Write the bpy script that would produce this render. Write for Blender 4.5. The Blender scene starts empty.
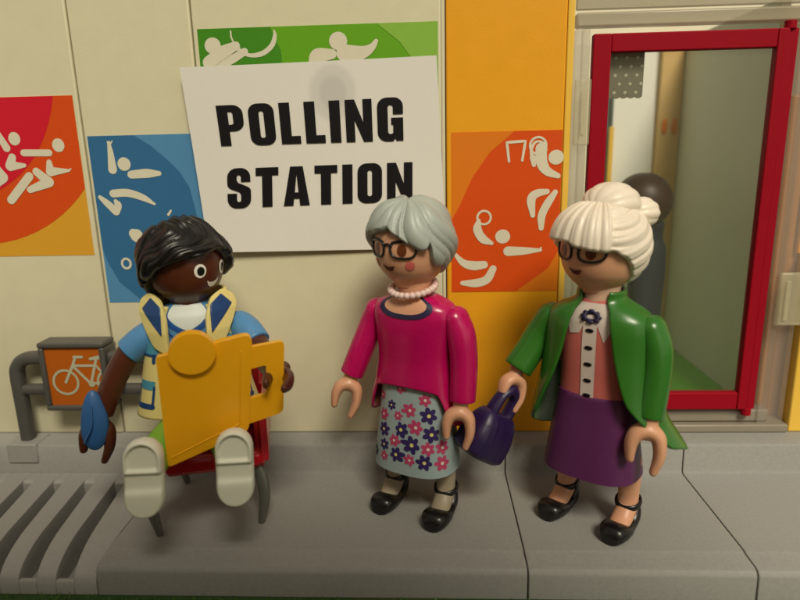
import bpy, bmesh, math, random
import numpy as np
from math import sin, cos, pi, radians as R, sqrt, acos, atan2
from mathutils import Vector, Matrix, noise
from mathutils.geometry import tessellate_polygon
random.seed(7)
S = bpy.context.scene
COL = S.collection

# ---------------------------------------------------------------- camera (1 unit = 1 cm)
CF, CPI, CYA, CRO, CH, CD = 612.925, 0.235448, 0.0473395, -0.0234497, 8.42518, 15.79780
fw = Vector((-sin(CYA)*cos(CPI), cos(CYA)*cos(CPI), -sin(CPI)))
rt = fw.cross(Vector((0,0,1))).normalized(); up = rt.cross(fw)
rt2 = cos(CRO)*rt + sin(CRO)*up; up2 = -sin(CRO)*rt + cos(CRO)*up
CAM = Vector((0,-CD,CH))
cd = bpy.data.cameras.new('camera'); cam = bpy.data.objects.new('camera', cd); COL.objects.link(cam)
cam.matrix_world = Matrix.Translation(CAM) @ Matrix((rt2, up2, -fw)).transposed().to_4x4()
cd.sensor_width = 36; cd.lens = CF/800*36; cd.clip_start = .1; cd.clip_end = 2000
cd.dof.use_dof = True; cd.dof.focus_distance = 14.6; cd.dof.aperture_fstop = 0.135
S.camera = cam
def ray(px, py): return (fw + (px-400)/CF*rt2 + (300-py)/CF*up2)
def atp(px, py, axis, v):
    d = ray(px, py); return CAM + d*((v-CAM[axis])/d[axis])
def WL(px, py, y=0.0):            # measured picture position -> wall coordinates (x, z)
    p = atp(px, py, 1, y); return (p.x, p.z)

# ---------------------------------------------------------------- materials
def mat(name, col, rough=.35, var=.06, bump=.02, scale=6., spec=.5, sss=0, metal=0, alpha=1, coat=0):
    m = bpy.data.materials.new(name); m.use_nodes = True
    nt = m.node_tree; b = nt.nodes['Principled BSDF']
    tc = nt.nodes.new('ShaderNodeTexCoord')
    n = nt.nodes.new('ShaderNodeTexNoise'); n.inputs['Scale'].default_value = scale; n.inputs['Detail'].default_value = 6
    nt.links.new(tc.outputs['Object'], n.inputs['Vector'])
    r = nt.nodes.new('ShaderNodeMapRange'); r.inputs['To Min'].default_value = 1-var; r.inputs['To Max'].default_value = 1+var
    nt.links.new(n.outputs['Fac'], r.inputs['Value'])
    mx = nt.nodes.new('ShaderNodeVectorMath'); mx.operation = 'SCALE'; mx.inputs[0].default_value = col[:3]
    nt.links.new(r.outputs[0], mx.inputs['Scale'])
    nt.links.new(mx.outputs[0], b.inputs['Base Color'])
    rr = nt.nodes.new('ShaderNodeMapRange'); rr.inputs['To Min'].default_value = max(rough-.07,.02); rr.inputs['To Max'].default_value = min(rough+.07,1)
    nt.links.new(n.outputs['Fac'], rr.inputs['Value']); nt.links.new(rr.outputs[0], b.inputs['Roughness'])
    if bump:
        n2 = nt.nodes.new('ShaderNodeTexNoise'); n2.inputs['Scale'].default_value = scale*9; n2.inputs['Detail'].default_value = 3
        nt.links.new(tc.outputs['Object'], n2.inputs['Vector'])
        bp = nt.nodes.new('ShaderNodeBump'); bp.inputs['Strength'].default_value = bump*4; bp.inputs['Distance'].default_value = .02
        nt.links.new(n2.outputs['Fac'], bp.inputs['Height']); nt.links.new(bp.outputs[0], b.inputs['Normal'])
    b.inputs['Specular IOR Level'].default_value = spec
    b.inputs['Metallic'].default_value = metal
    if sss:
        b.inputs['Subsurface Weight'].default_value = sss; b.inputs['Subsurface Radius'].default_value = (.12,.06,.03); b.inputs['Subsurface Scale'].default_value = 1
    if coat: b.inputs['Coat Weight'].default_value = coat; b.inputs['Coat Roughness'].default_value = .15
    return m
def clear_mat(name, col, fac, rough=.15):
    m = mat(name, col, rough, .05, 0); nt = m.node_tree; b = nt.nodes['Principled BSDF']; out = nt.nodes['Material Output']
    t = nt.nodes.new('ShaderNodeBsdfTransparent'); mx = nt.nodes.new('ShaderNodeMixShader'); mx.inputs[0].default_value = fac
    nt.links.new(t.outputs[0], mx.inputs[1]); nt.links.new(b.outputs[0], mx.inputs[2]); nt.links.new(mx.outputs[0], out.inputs['Surface'])
    return m
M = {}
def mk(k, *a, **kw): M[k] = mat(k, *a, **kw)
mk('cream', (.66,.62,.44), .5, .05, .03, 2, spec=.3)
mk('cream_edge', (.66,.62,.45), .4, .03, .01, 3)
mk('yellow_wall', (.80,.36,.014), .4, .05, .03, 2, spec=.3)
mk('yellow_edge', (.84,.52,.07), .3, .03, .01, 3)
mk('grey_plastic', (.30,.298,.282), .55, .16, .10, 14, spec=.35)
mk('grey_grate', (.37,.366,.35), .5, .12, .08, 14, spec=.35)
mk('dark_grey', (.09,.085,.078), .45, .08, .03, 5)
mk('red_frame', (.30,.002,.012), .55, .06, .02, 3, spec=.12)
mk('sill', (.26,.225,.175), .4, .05, .02, 4)
mk('paper', (.66,.63,.57), .8, .02, .02, 6)
mk('ink', (.006,.004,.006), .7, .05, 0, spec=.2)
mk('sticker_red', (.62,.012,.03), .5, .04, 0, spec=.22)
mk('sticker_orange_red', (.66,.075,.008), .5, .04, 0, spec=.22)
mk('sticker_orange', (.70,.19,.010), .5, .04, 0, spec=.22)
mk('sticker_yellow', (.68,.34,.03), .5, .04, 0, spec=.22)
mk('sticker_scarlet', (.66,.075,.006), .5, .04, 0, spec=.22)
mk('sticker_blue', (.035,.145,.31), .5, .04, 0, spec=.22)
mk('sticker_light_blue', (.085,.25,.46), .5, .04, 0, spec=.22)
mk('sticker_green', (.125,.36,.012), .5, .04, 0, spec=.22)
mk('sticker_dark_green', (.055,.24,.012), .5, .04, 0, spec=.22)
mk('sticker_light_green', (.24,.46,.06), .5, .04, 0, spec=.22)
mk('sticker_white', (.68,.64,.50), .5, .04, 0, spec=.22)
mk('bike_orange', (.50,.115,.006), .4, .03, 0)
mk('pictogram', (.50,.50,.36), .45, .03, 0)
mk('skin', (.70,.36,.22), .4, .03, .01, 3, sss=.15)
mk('skin_pale', (.70,.45,.32), .4, .03, .01, 3, sss=.15)
mk('skin_dark', (.085,.022,.010), .33, .05, .01, 3)
mk('stocking', (.36,.30,.21), .45, .03, .02)
mk('magenta', (.50,.003,.105), .27, .04, .01, 3, coat=.2)
mk('navy', (.022,.018,.065), .4, .03, 0)
mk('pearl', (.80,.58,.54), .3, .04, .01, sss=.1)
mk('skirt_blue', (.34,.42,.44), .45, .04, .02, 4)
mk('flower_pink', (.50,.055,.15), .45, .04, 0)
mk('flower_navy', (.035,.02,.12), .45, .04, 0)
mk('flower_eye', (.75,.68,.22), .45, .04, 0)
mk('flower_eye_white', (.75,.68,.6), .45, .04, 0)
mk('black_shoe', (.008,.007,.008), .28, .1, .02, 4)
mk('hair_grey', (.37,.405,.375), .42, .04, .03, 4)
mk('hair_white', (.80,.71,.60), .4, .03, .03, 4, sss=.1)
mk('hair_black', (.006,.004,.005), .34, .1, .02, 4)
mk('glasses_black', (.008,.008,.010), .3, .05, 0)
mk('eye_brown', (.14,.035,.010), .3, .05, 0)
mk('eye_white', (.85,.83,.78), .3, .02, 0)
mk('eye_black', (.006,.006,.006), .25, .02, 0)
mk('mouth_dark', (.10,.022,.014), .4, .02, 0)
mk('blush', (.66,.14,.12), .45, .02, 0)
mk('green_coat', (.030,.155,.016), .3, .05, .015, 3, coat=.15)
mk('blouse_pink', (.60,.15,.13), .4, .04, .01)
mk('blouse_white', (.70,.60,.54), .4, .03, 0)
mk('purple', (.105,.020,.095), .4, .07, .02, 4)
mk('bag_purple', (.022,.010,.062), .36, .1, .04, 4)
mk('lining', (.10,.12,.10), .5, .05, .01)
mk('vest_yellow', (.80,.68,.26), .4, .03, .015, 3)
mk('vest_blue', (.012,.055,.19), .4, .03, 0)
mk('vest_teal', (.07,.30,.43), .4, .03, 0)
mk('shirt_blue', (.085,.26,.52), .38, .04, .01)
mk('shirt_dark_blue', (.015,.08,.33), .4, .03, 0)
mk('tee', (.66,.72,.70), .5, .03, .01)
mk('lime', (.22,.47,.03), .42, .04, .01)
mk('sole', (.80,.80,.67), .5, .03, .03, 5)
mk('board', (.93,.44,.010), .33, .04, .015, 3, sss=.1)
mk('chair_red', (.50,.006,.018), .3, .04, .01, 3, coat=.2)
mk('chair_metal', (.13,.13,.115), .3, .08, .02, 4, metal=.2)
mk('pad_blue', (.03,.12,.34), .45, .05, .02, 4)
mk('inner_cream', (.78,.72,.56), .6, .04, .01)
mk('inner_white', (.88,.88,.80), .6, .04, .01)
mk('inner_tan', (.66,.44,.17), .6, .05, .01)
mk('inner_grey', (.64,.66,.52), .6, .05, .01)
mk('inner_green', (.12,.46,.03), .5, .08, .02)
mk('lace_grey', (.17,.16,.105), .6, .06, .02)
mk('sun_blocker_brown', (.46,.34,.21), .8, .05, .02, .4)
mk('brown_post', (.55,.21,.03), .45, .06, .02)
mk('soft_brown', (.045,.014,.008), .45, .06, .02)
mk('dark_blue_cloth', (.018,.027,.042), .5, .06, .02)
M['clear'] = clear_mat('clear', (.48,.42,.36), .26, .2)
M['clear_block'] = clear_mat('clear_block', (.62,.56,.38), .34, .12)
M['glass'] = clear_mat('glass', (.30,.30,.20), .06, .1)
M['transom'] = clear_mat('transom', (.42,.37,.26), .62, .3)

# ---------------------------------------------------------------- object helpers
def link(name, bm_or_me, m=None, parent=None, smooth=True, angle=None):
    if isinstance(bm_or_me, bmesh.types.BMesh):
        me = bpy.data.meshes.new(name)
        bmesh.ops.recalc_face_normals(bm_or_me, faces=bm_or_me.faces[:])
        bm_or_me.to_mesh(me); bm_or_me.free()
    else: me = bm_or_me
    o = bpy.data.objects.new(name, me); COL.objects.link(o)
    if m is not None:
        for q in (m if isinstance(m, (list,tuple)) else [m]): me.materials.append(M[q])
    if smooth:
        for p in me.polygons: p.use_smooth = True
        if angle is not None: me.set_sharp_from_angle(angle=R(angle))
    if parent: o.parent = parent
    return o
def tag(o, label=None, cat=None, group=None, kind=None):
    if label: o['label'] = label
    if cat: o['category'] = cat
    if group: o['group'] = group
    if kind: o['kind'] = kind
    return o
def absorb(child, parent):
    """printed marks become part of the surface they are printed on"""
    pm, cm = parent.data, child.data; base = len(pm.materials); idx = []
    for m_ in cm.materials:
        pm.materials.append(m_)
    bm = bmesh.new(); bm.from_mesh(pm); n0 = len(bm.faces); bm.from_mesh(cm); bm.faces.ensure_lookup_table()
    for f in bm.faces[n0:]: f.material_index += base
    bm.to_mesh(pm); bm.free(); bpy.data.objects.remove(child)
def thing(name, label, cat, loc=(0,0,0), rz=0, group=None):
    e = bpy.data.objects.new(name, None); COL.objects.link(e); e.empty_display_size = .3
    e.location = loc; e.rotation_euler = (0,0,rz); bpy.context.view_layer.update()
    return tag(e, label, cat, group)
def add_box(bm, x0,x1,y0,y1,z0,z1, mi=0):
    vs = [bm.verts.new((x,y,z)) for x in (x0,x1) for y in (y0,y1) for z in (z0,z1)]
    for f in ((0,1,3,2),(4,6,7,5),(0,4,5,1),(2,3,7,6),(0,2,6,4),(1,5,7,3)):
        bm.faces.new([vs[i] for i in f]).material_index = mi
def box(name, x0,x1,y0,y1,z0,z1, m, parent=None, bev=.03, seg=2):
    bm = bmesh.new(); add_box(bm, x0,x1,y0,y1,z0,z1)
    o = link(name, bm, m, parent, True, 40)
    if bev: bevel(o, bev, seg)
    return o
def bevel(o, w, seg=2, ang=35):
    b = o.modifiers.new('b','BEVEL'); b.width = w; b.segments = seg; b.limit_method = 'ANGLE'; b.angle_limit = R(ang); b.harden_normals = False
def grid_bm(bm, P, closeu=False, mi=0):     # P[i][j] -> quads
    V = [[bm.verts.new(p) for p in row] for row in P]
    n = len(V); mcols = len(V[0])
    for i in range(n-1):
        for j in range(mcols if closeu else mcols-1):
            j2 = (j+1) % mcols
            try: f = bm.faces.new((V[i][j],V[i][j2],V[i+1][j2],V[i+1][j])); f.material_index = mi
            except ValueError: pass
    return V
def cap(bm, row, mi=0):
    c = sum((v.co for v in row), Vector())/len(row); cv = bm.verts.new(c)
    for i in range(len(row)):
        bm.faces.new((row[i], row[(i+1)%len(row)], cv)).material_index = mi
def interp(xs, ys, x):               # smooth monotone-ish cubic interpolation
    xs = list(xs); ys = list(ys)
    if x <= xs[0]: return ys[0]
    if x >= xs[-1]: return ys[-1]
    i = max(k for k in range(len(xs)-1) if xs[k] <= x)
    h = xs[i+1]-xs[i]; t = (x-xs[i])/h
    def sl(k):
        if k <= 0 or k >= len(xs)-1: 
            k2 = 0 if k <= 0 else len(xs)-2
            return (ys[k2+1]-ys[k2])/(xs[k2+1]-xs[k2])
        a = (ys[k]-ys[k-1])/(xs[k]-xs[k-1]); b = (ys[k+1]-ys[k])/(xs[k+1]-xs[k])
        return 0 if a*b <= 0 else 2*a*b/(a+b)
    m0, m1 = sl(i)*h, sl(i+1)*h
    return (2*t**3-3*t*t+1)*ys[i] + (t**3-2*t*t+t)*m0 + (-2*t**3+3*t*t)*ys[i+1] + (t**3-t*t)*m1
def spow(v, e): return math.copysign(abs(v)**e, v)
class Surf:          # a body of revolution-like form: sections (z, rx, ry, cx, cy), a = angle from the front
    def __init__(s, secs, n=2.3):
        s.s = [tuple(q)+(0,)*(5-len(q)) for q in sorted(secs)]; s.n = n; s.z = [q[0] for q in s.s]
    def g(s, k, z): return interp(s.z, [q[k] for q in s.s], z)
    def P(s, a, z, off=0):
        e = 2/s.n; rx, ry = s.g(1,z)+off, s.g(2,z)+off
        return Vector((s.g(3,z)+rx*spow(sin(a),e), s.g(4,z)-ry*spow(cos(a),e), z))
    def solid(s, bm, na=56, nz=30, z0=None, z1=None, round_=.05, mi=0, lo=None):
        z0 = s.z[0] if z0 is None else z0; z1 = s.z[-1] if z1 is None else z1
        rows = []
        for k in range(nz+1):
            z = z0+(z1-z0)*k/nz
            rows.append([s.P(2*pi*j/na, z) for j in range(na)])
        def shr(row, z, f):
            c = sum(row, Vector())/na
            return [Vector((c.x+(p.x-c.x)*f, c.y+(p.y-c.y)*f, z)) for p in row]
        b, t = rows[0], rows[-1]
        rows = [shr(b, z0-round_*.3, .80), shr(b, z0-round_*.3, .955), shr(b,z0-round_*.12,.985)]+rows+[shr(t,z1+round_*.12,.985), shr(t,z1+round_*.3,.955), shr(t,z1+round_*.3,.8)]
        V = grid_bm(bm, rows, True, mi); cap(bm, V[0], mi); cap(bm, V[-1], mi)
def catmull(pts, n=8):
    pts = [Vector(p) for p in pts]; out = []
    for i in range(len(pts)-1):
        p0 = pts[i-1] if i else pts[0]*2-pts[1]; p1, p2 = pts[i], pts[i+1]
        p3 = pts[i+2] if i+2 < len(pts) else p2*2-p1
        for k in range(n):
            t = k/n
            out.append(.5*((2*p1)+(p2-p0)*t+(2*p0-5*p1+4*p2-p3)*t*t+(3*p1-p0-3*p2+p3)*t**3))
    out.append(pts[-1]); return out
def sweep(bm, pts, rad, axis=None, n=20, m=8, caps=('round','round'), ex=2.0, mi=0):
    """tube along pts; rad = list of (a, b) per point; axis = fixed direction carried by b"""
    P = catmull(pts, m); N = len(P)
    rr = [(r,r) if not isinstance(r,(tuple,list)) else r for r in rad]
    ts = [i*m for i in range(len(pts))]
    A = [interp(ts,[r[0] for r in rr],i) for i in range(N)]; B = [interp(ts,[r[1] for r in rr],i) for i in range(N)]
    T = [(P[min(i+1,N-1)]-P[max(i-1,0)]).normalized() for i in range(N)]
    ax = Vector(axis) if axis is not None else Vector((0,1,0)) if abs(T[0].y) < .9 else Vector((1,0,0))
    rows = []; 
    def ring(c, t, a, b, axv):
        u = t.cross(axv).normalized(); w = u.cross(t).normalized()
        e = 2/ex
        return [c+u*(a*spow(cos(2*pi*j/n),e))+w*(b*spow(sin(2*pi*j/n),e)) for j in range(n)]
    if caps[0] != 'open':
        L = min(A[0],B[0])*(1 if caps[0]=='round' else .12)
        for q in (80,60,40,20):
            if caps[0] != 'round' and q in (60,): pass
            f = cos(R(q)); f = f if caps[0]=='round' else 1-(1-f)*.12
            rows.append(ring(P[0]-T[0]*L*sin(R(q)), T[0], A[0]*f, B[0]*f, ax))
    for i in range(N): rows.append(ring(P[i],T[i],A[i],B[i],ax))
    if caps[1] != 'open':
        L = min(A[-1],B[-1])*(1 if caps[1]=='round' else .12)
        for q in (20,40,60,80):
            f = cos(R(q)); f = f if caps[1]=='round' else 1-(1-f)*.12
            rows.append(ring(P[-1]+T[-1]*L*sin(R(q)), T[-1], A[-1]*f, B[-1]*f, ax))
    V = grid_bm(bm, rows, True, mi); cap(bm, V[0], mi); cap(bm, V[-1], mi)
def ellipsoid(bm, c, r, rot=None, nu=32, nv=18, fn=None):
    rows = []
    for i in range(1,nv):
        th = pi*i/nv
        row = []
        for j in range(nu):
            a = 2*pi*j/nu; d = Vector((sin(th)*cos(a), sin(th)*sin(a), cos(th)))
            k = fn(d) if fn else 1
            q = Vector((d.x*r[0], d.y*r[1], d.z*r[2]))*k
            if rot: q = rot @ q
            row.append(q+Vector(c))
        rows.append(row)
    V = grid_bm(bm, rows, True); cap(bm, V[0]); cap(bm, V[-1])
def remesh(o, vox=.02, it=4):
    r = o.modifiers.new('r','REMESH'); r.mode = 'VOXEL'; r.voxel_size = vox; r.use_smooth_shade = True
    s = o.modifiers.new('s','SMOOTH'); s.factor = .6; s.iterations = it
def prism(bm, pts, y0, y1, mi=0):      # outline (x,z) extruded in y
    a = [bm.verts.new((x,y0,z)) for x,z in pts]; b = [bm.verts.new((x,y1,z)) for x,z in pts]
    n = len(pts)
    for V in (a,b):
        for t in tessellate_polygon([[Vector((v.co.x, v.co.z, 0)) for v in V]]):
            try: bm.faces.new([V[i] for i in t]).material_index = mi
            except ValueError: pass
    for i in range(n):
        j = (i+1)%n; bm.faces.new((a[i],a[j],b[j],b[i])).material_index = mi

# flat patches mapped by a function (u,v,offset)->Vector
def patch_poly(bm, loops, fmap, off, mi=0, maxlen=None):
    vs = [Vector((p[0],p[1],0)) for L in loops for p in L]
    tris = tessellate_polygon([[Vector((p[0],p[1],0)) for p in L] for L in loops])
    t = bmesh.new(); V = [t.verts.new(v) for v in vs]
    for tr in tris:
        try: t.faces.new([V[i] for i in tr])
        except ValueError: pass
    if maxlen:
        for _ in range(6):
            es = [e for e in t.edges if e.calc_length() > maxlen]
            if not es: break
            bmesh.ops.subdivide_edges(t, edges=es, cuts=1, use_grid_fill=False)
            t.verts.index_update(); bmesh.ops.triangulate(t, faces=t.faces[:])
    t.verts.index_update()
    W = [bm.verts.new(fmap(v.co.x, v.co.y, off)) for v in t.verts]
    for f in t.faces:
        try: bm.faces.new([W[v.index] for v in f.verts]).material_index = mi
        except ValueError: pass
    t.free()
def disc_pts(cx, cy, rx, ry=None, rot=0, n=28):
    ry = rx if ry is None else ry
    return [(cx+rx*cos(a)*cos(rot)-ry*sin(a)*sin(rot), cy+rx*cos(a)*sin(rot)+ry*sin(a)*cos(rot)) for a in [2*pi*k/n for k in range(n)]]
def patch_disc(bm, cx, cy, rx, ry, fmap, off, mi=0, rot=0, n=28, rings=4):
    rows = []
    for k in range(1,rings+1):
        f = k/rings
        rows.append([fmap(x,y,off) for x,y in disc_pts(cx,cy,rx*f,ry*f,rot,n)])
    V = grid_bm(bm, rows, True, mi); cap(bm, V[0], mi)
NS = [0]
def patch_stroke(bm, pts, w, fmap, off, mi=0, closed=False, m=6, smooth=True):
    """ribbon with round ends, w = width or list of widths"""
    ws = w if isinstance(w,(list,tuple)) else [w]*len(pts)
    NS[0] = (NS[0]+1)%12; off = off+NS[0]*.00045
    P3 = [Vector((p[0],p[1],0)) for p in pts]
    if closed:
        P3 = P3+[P3[0]]; ws = list(ws)+[ws[0]]
    if smooth and len(P3) > 2:
        C_ = catmull([P3[-2]]+P3+[P3[1]], m)[m:-m] if closed else catmull(P3, m)
        W_ = [interp([i*m for i in range(len(ws))], ws, k) for k in range(len(C_))]
    else:
        C_ = []; W_ = []
        for i in range(len(P3)-1):
            for k in range(m): C_.append(P3[i].lerp(P3[i+1],k/m)); W_.append(ws[i]+(ws[i+1]-ws[i])*k/m)
        C_.append(P3[-1]); W_.append(ws[-1])
    N = len(C_); L = []; Rr = []
    for i in range(N):
        if closed and i in (0,N-1): t = (C_[1]-C_[-2]).normalized()
        else: t = (C_[min(i+1,N-1)]-C_[max(i-1,0)]).normalized()
        nrm = Vector((-t.y,t.x,0)); L.append(C_[i]+nrm*W_[i]/2); Rr.append(C_[i]-nrm*W_[i]/2)
    for i in range(N-1):
        a,b,c,d = L[i],L[i+1],Rr[i+1],Rr[i]
        f = [bm.verts.new(fmap(q.x,q.y,off+.00003*i)) for q in (a,b,c,d)]
        bm.faces.new(f).material_index = mi
    if not closed:
        for i in (0,N-1):
            patch_disc(bm, C_[i].x, C_[i].y, W_[i]/2, W_[i]/2, fmap, off+(-.0002 if i==0 else .00003*N+.0002), mi, n=14, rings=1)

# ================================================================= SETTING
def ground_material():
    m = mat('ground_green', (.03,.075,.012), .8, .4, .1, 3)
    return m
M['ground'] = ground_material()
bm = bmesh.new(); 
grid_bm(bm, [[(x,y,-.74) for x in np.linspace(-400,400,9)] for y in np.linspace(-400,400,9)])
tag(link('ground', bm, 'ground'), kind='structure')
# tufts of toy grass along the kerb
bm = bmesh.new()
for _ in range(5200):
    x = random.uniform(-14,13); y = random.uniform(-7.4,-4.72); a = random.uniform(0,2*pi); h = random.uniform(.04,.13); w = .022
    b0 = Vector((x,y,-.74)); s = Vector((cos(a)*w, sin(a)*w, 0)); t = Vector((random.uniform(-.07,.07), random.uniform(-.07,.07), h))
    v = [bm.verts.new(b0-s), bm.verts.new(b0+s), bm.verts.new(b0+t)]
    bm.faces.new(v)
mk('blade', (.06,.17,.015), .6, .4, 0, 2)
tag(link('grass', bm, 'blade', smooth=False), 'short green toy grass below the kerb', 'grass', kind='stuff')

# pavement slabs: one cross-section run along x
def slab_profile(z_led=.83):
    pr = [(.3,z_led),(-.62,z_led),(-.70,z_led-.03),(-.74,z_led-.10),(-.76,.10),(-.79,.03),(-.86,0),(-4.02,0),(-4.07,-.012),(-4.12,-.03),(-4.50,-.045),(-4.59,-.07),(-4.64,-.13),(-4.66,-.2),(-4.68,-.74),(.3,-.74)]
    return pr
def extr_x(bm, prof, x0, x1, mi=0):
    a = [bm.verts.new((x0,y,z)) for y,z in prof]; b = [bm.verts.new((x1,y,z)) for y,z in prof]
    for V in (a,b):
        for t in tessellate_polygon([[Vector((v.co.y,v.co.z,0)) for v in V]]):
            try: bm.faces.new([V[i] for i in t]).material_index = mi
            except ValueError: pass
    n = len(prof)
    for i in range(n):
        j = (i+1)%n; bm.faces.new((a[i],a[j],b[j],b[i])).material_index = mi
for i,(x0,x1) in enumerate([(-7.205,1.99),(2.02,6.655),(6.685,11.3),(11.33,16)]):
    bm = bmesh.new(); extr_x(bm, slab_profile(), x0, x1)
    o = link('pavement_slab', bm, 'grey_plastic', None, True, 30); bevel(o, .018, 2, 50); tag(o, kind='structure')
# ribbed grate
GT = [0.0]
def rib_prof():
    pr = [(-.76,0)]
    for y in (-1.2,-1.6,-2.2,-2.8): pr.append((y,0))
    for k in range(12):
        a = R(90*k/11); pr.append((-3.35-1.30*sin(a), -.42*(1-cos(a))))
    return pr+[(-4.67,-.46),(-4.675,-.74),(-.76,-.74)]
def slot_prof(): return [(-.76,0),(-1.17,0),(-1.25,-.05),(-1.27,-.70),(-4.40,-.70),(-4.50,-.50),(-4.56,-.41),(-4.64,-.40),(-4.67,-.46),(-4.675,-.74),(-.76,-.74)]
def extr_var(bm, prof, fa, fb):
    a = [bm.verts.new((fa(y),y,z)) for y,z in prof]; b = [bm.verts.new((fb(y),y,z)) for y,z in prof]
    for V in (a,b):
        for t in tessellate_polygon([[Vector((v.co.y,v.co.z,0)) for v in V]]):
            try: bm.faces.new([V[i] for i in t])
            except ValueError: pass
    n = len(prof)
    for i in range(n):
        j = (i+1)%n; bm.faces.new((a[i],a[j],b[j],b[i]))
def edge_x(k, side):       # slot k, side -1 left / +1 right: x as a function of y
    xb, xf = -8.36-.85*k+side*.15, -7.93-.83*k+side*.20
    return lambda y: xb+(xf-xb)*max(0,min(1,(-1.2-y)/3.4))
led = [(.3,.83),(-.62,.83),(-.70,.80),(-.74,.73),(-.76,.0),(-.76,-.74),(.3,-.74)]
bm = bmesh.new(); extr_x(bm, led, -15, -7.225)
o = link('grate_ledge', bm, 'grey_grate', None, True, 30); bevel(o, .03, 2, 40); tag(o, kind='structure')
bm = bmesh.new()
extr_var(bm, rib_prof(), edge_x(0,1), lambda y: -7.225)
for k in range(8):
    extr_var(bm, slot_prof(), edge_x(k,-1), edge_x(k,1)); extr_var(bm, rib_prof(), edge_x(k+1,1), edge_x(k,-1))
o = link('drain_grate', bm, 'grey_grate', None, True, 30); bevel(o, .04, 3, 50); tag(o, kind='structure')

# ---- building wall (panels) and door front
wall = thing('building_wall', 'cream and yellow plastic building front made of tall panels', 'wall', (0,0,.83))
wall.location = (0,0,0)
def panel(x0,x1,m,z1=14.2, edge=None, dy=0):
    bm = bmesh.new(); add_box(bm, x0,x1,.0+dy,.45,.832,z1)
    o = link('wall_panel', bm, m, wall, True, 40); bevel(o,.045,3); return o
panel(-15,-8.745,'cream'); panel(-8.705,-5.685,'cream'); panel(-5.645,.385,'cream')
box('panel_edge', .39,.475,.03,.45,.832,14.2,'cream_edge',wall,.02)
panel(.50,3.38,'yellow_wall')
box('panel_edge', 3.385,3.55,-.02,.45,.832,14.2,'yellow_edge',wall,.03)
box('wall_panel', -15,3.55,.46,.60,.832,14.2,'cream',wall,.0)
box('yellow_post', 9.68,10.6,-.05,.5,.832,5.6,'yellow_edge',wall,.04)
box('brown_post', 9.12,10.6,.60,1.5,.832,9.6,'brown_post',wall,.04)
box('yellow_post', 9.62,10.6,.45,.58,5.62,14.2,'yellow_wall',wall,.04)
# clear jambs, transom, sill
def cbox(name, x0,x1,y0,y1,z0,z1,m='clear',bev=.03): return box(name,x0,x1,y0,y1,z0,z1,m,wall,bev)
cbox('door_jamb', 3.60,3.76,-.02,.35,.84,11.2); cbox('door_jamb', 3.79,3.95,.05,.35,.84,11.2)
cbox('door_jamb', 8.86,9.12,.02,.35,.84,11.2); cbox('door_jamb', 9.15,9.62,.12,.40,.84,11.2)
cbox('transom', 3.6,11.5,.10,.22,11.62,14.2,'transom'); cbox('transom_rail', 3.6,11.5,.0,.30,11.22,11.55,'transom',.05)
cbox('door_sill', 3.6,9.66,-.1,.55,.834,1.06,'sill',.04); cbox('door_sill', 3.6,9.2,.08,.5,1.07,1.42,'sill',.05)
cbox('hinge_block', 3.58,3.98,-.16,-.03,8.5,10.05,'clear_block',.05); cbox('hinge_pin', 3.72,3.84,-.22,-.17,8.75,9.75,'clear_block',.04)
cbox('hinge_block', 8.95,9.66,-.16,-.03,3.85,5.25,'clear_block',.05); cbox('hinge_pin', 9.08,9.2,-.22,-.17,4.0,5.05,'clear_block',.04)

# door
door = thing('glass_door', 'red framed glass door behind the white haired toy figure', 'door', (6.3,0,1.5)); door.location=(0,0,0)
bm = bmesh.new()
ox0,ox1,oz0,oz1 = 3.985,8.67,1.52,11.05; w = .42
add_box(bm, ox0,ox0+w,-.12,.12,oz0,oz1); add_box(bm, ox1-w-.02,ox1-.18,-.14,.12,oz0,oz1); add_box(bm, ox1-.178,ox1+.04,-.09,.12,oz0,oz1)
add_box(bm, ox0+w,ox1-w-.02,-.12,.12,oz1-w,oz1); add_box(bm, ox0+w,ox1-w-.02,-.12,.12,oz0,oz0+w+.06)
o = link('frame', bm, 'red_frame', door, True, 40); bevel(o,.03,3)
for za,zb in ((1.36,1.53),(11.04,11.20)):
    bm = bmesh.new(); sweep(bm, [(8.52,-.03,za),(8.52,-.03,(za+zb)/2),(8.52,-.03,zb)], [.13,.13,.13], n=24, caps=('flat','flat')); link('pivot_pin', bm, 'red_frame', door)
box('pane', ox0+w,ox1-w-.02,-.01,.02,oz0+w+.06,oz1-w,'glass',door,0)

# interior of the building, seen through the door (open at the top)
room = thing('interior_room', 'inside of the toy building seen through the glass door', 'room', (0,0,0))
box('floor', 3.4,16,.62,9.5,.6,.80,'inner_green',room,0)
box('side_wall', 9.45,9.7,2.2,9.2,.8,12.2,'inner_grey',room,.02)
box('back_wall', 7.05,8.62,8.6,8.9,.8,12.2,'inner_white',room,.02)
box('back_wall', 6.40,6.85,8.6,8.9,.8,12.2,'vest_teal',room,.02)
box('back_wall', 1.5,6.38,8.6,8.9,.8,12.2,'inner_cream',room,.02)
box('column', 8.64,9.44,8.3,8.7,.8,12.2,'inner_tan',room,.03)
box('door_post', 6.87,7.03,8.3,8.55,.8,9.2,'yellow_edge',room,.02)
box('back_wall', 9.72,18,2.3,2.6,.8,12,'inner_cream',room,.02)
box('rear_screen', 3.6,14,9.3,9.5,.8,14.8,'inner_cream',room,.02)
for dx in (0,.36):
    bm = bmesh.new(); ellipsoid(bm, (8.86+dx,8.27,9.15), (.10,.05,.30)); link('wall_knob', bm, 'sticker_orange', room)
bm = bmesh.new(); add_box(bm, 7.6,7.68,1.4,7.6,.80,.83); link('floor_line', bm, 'pictogram', room, False)
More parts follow.
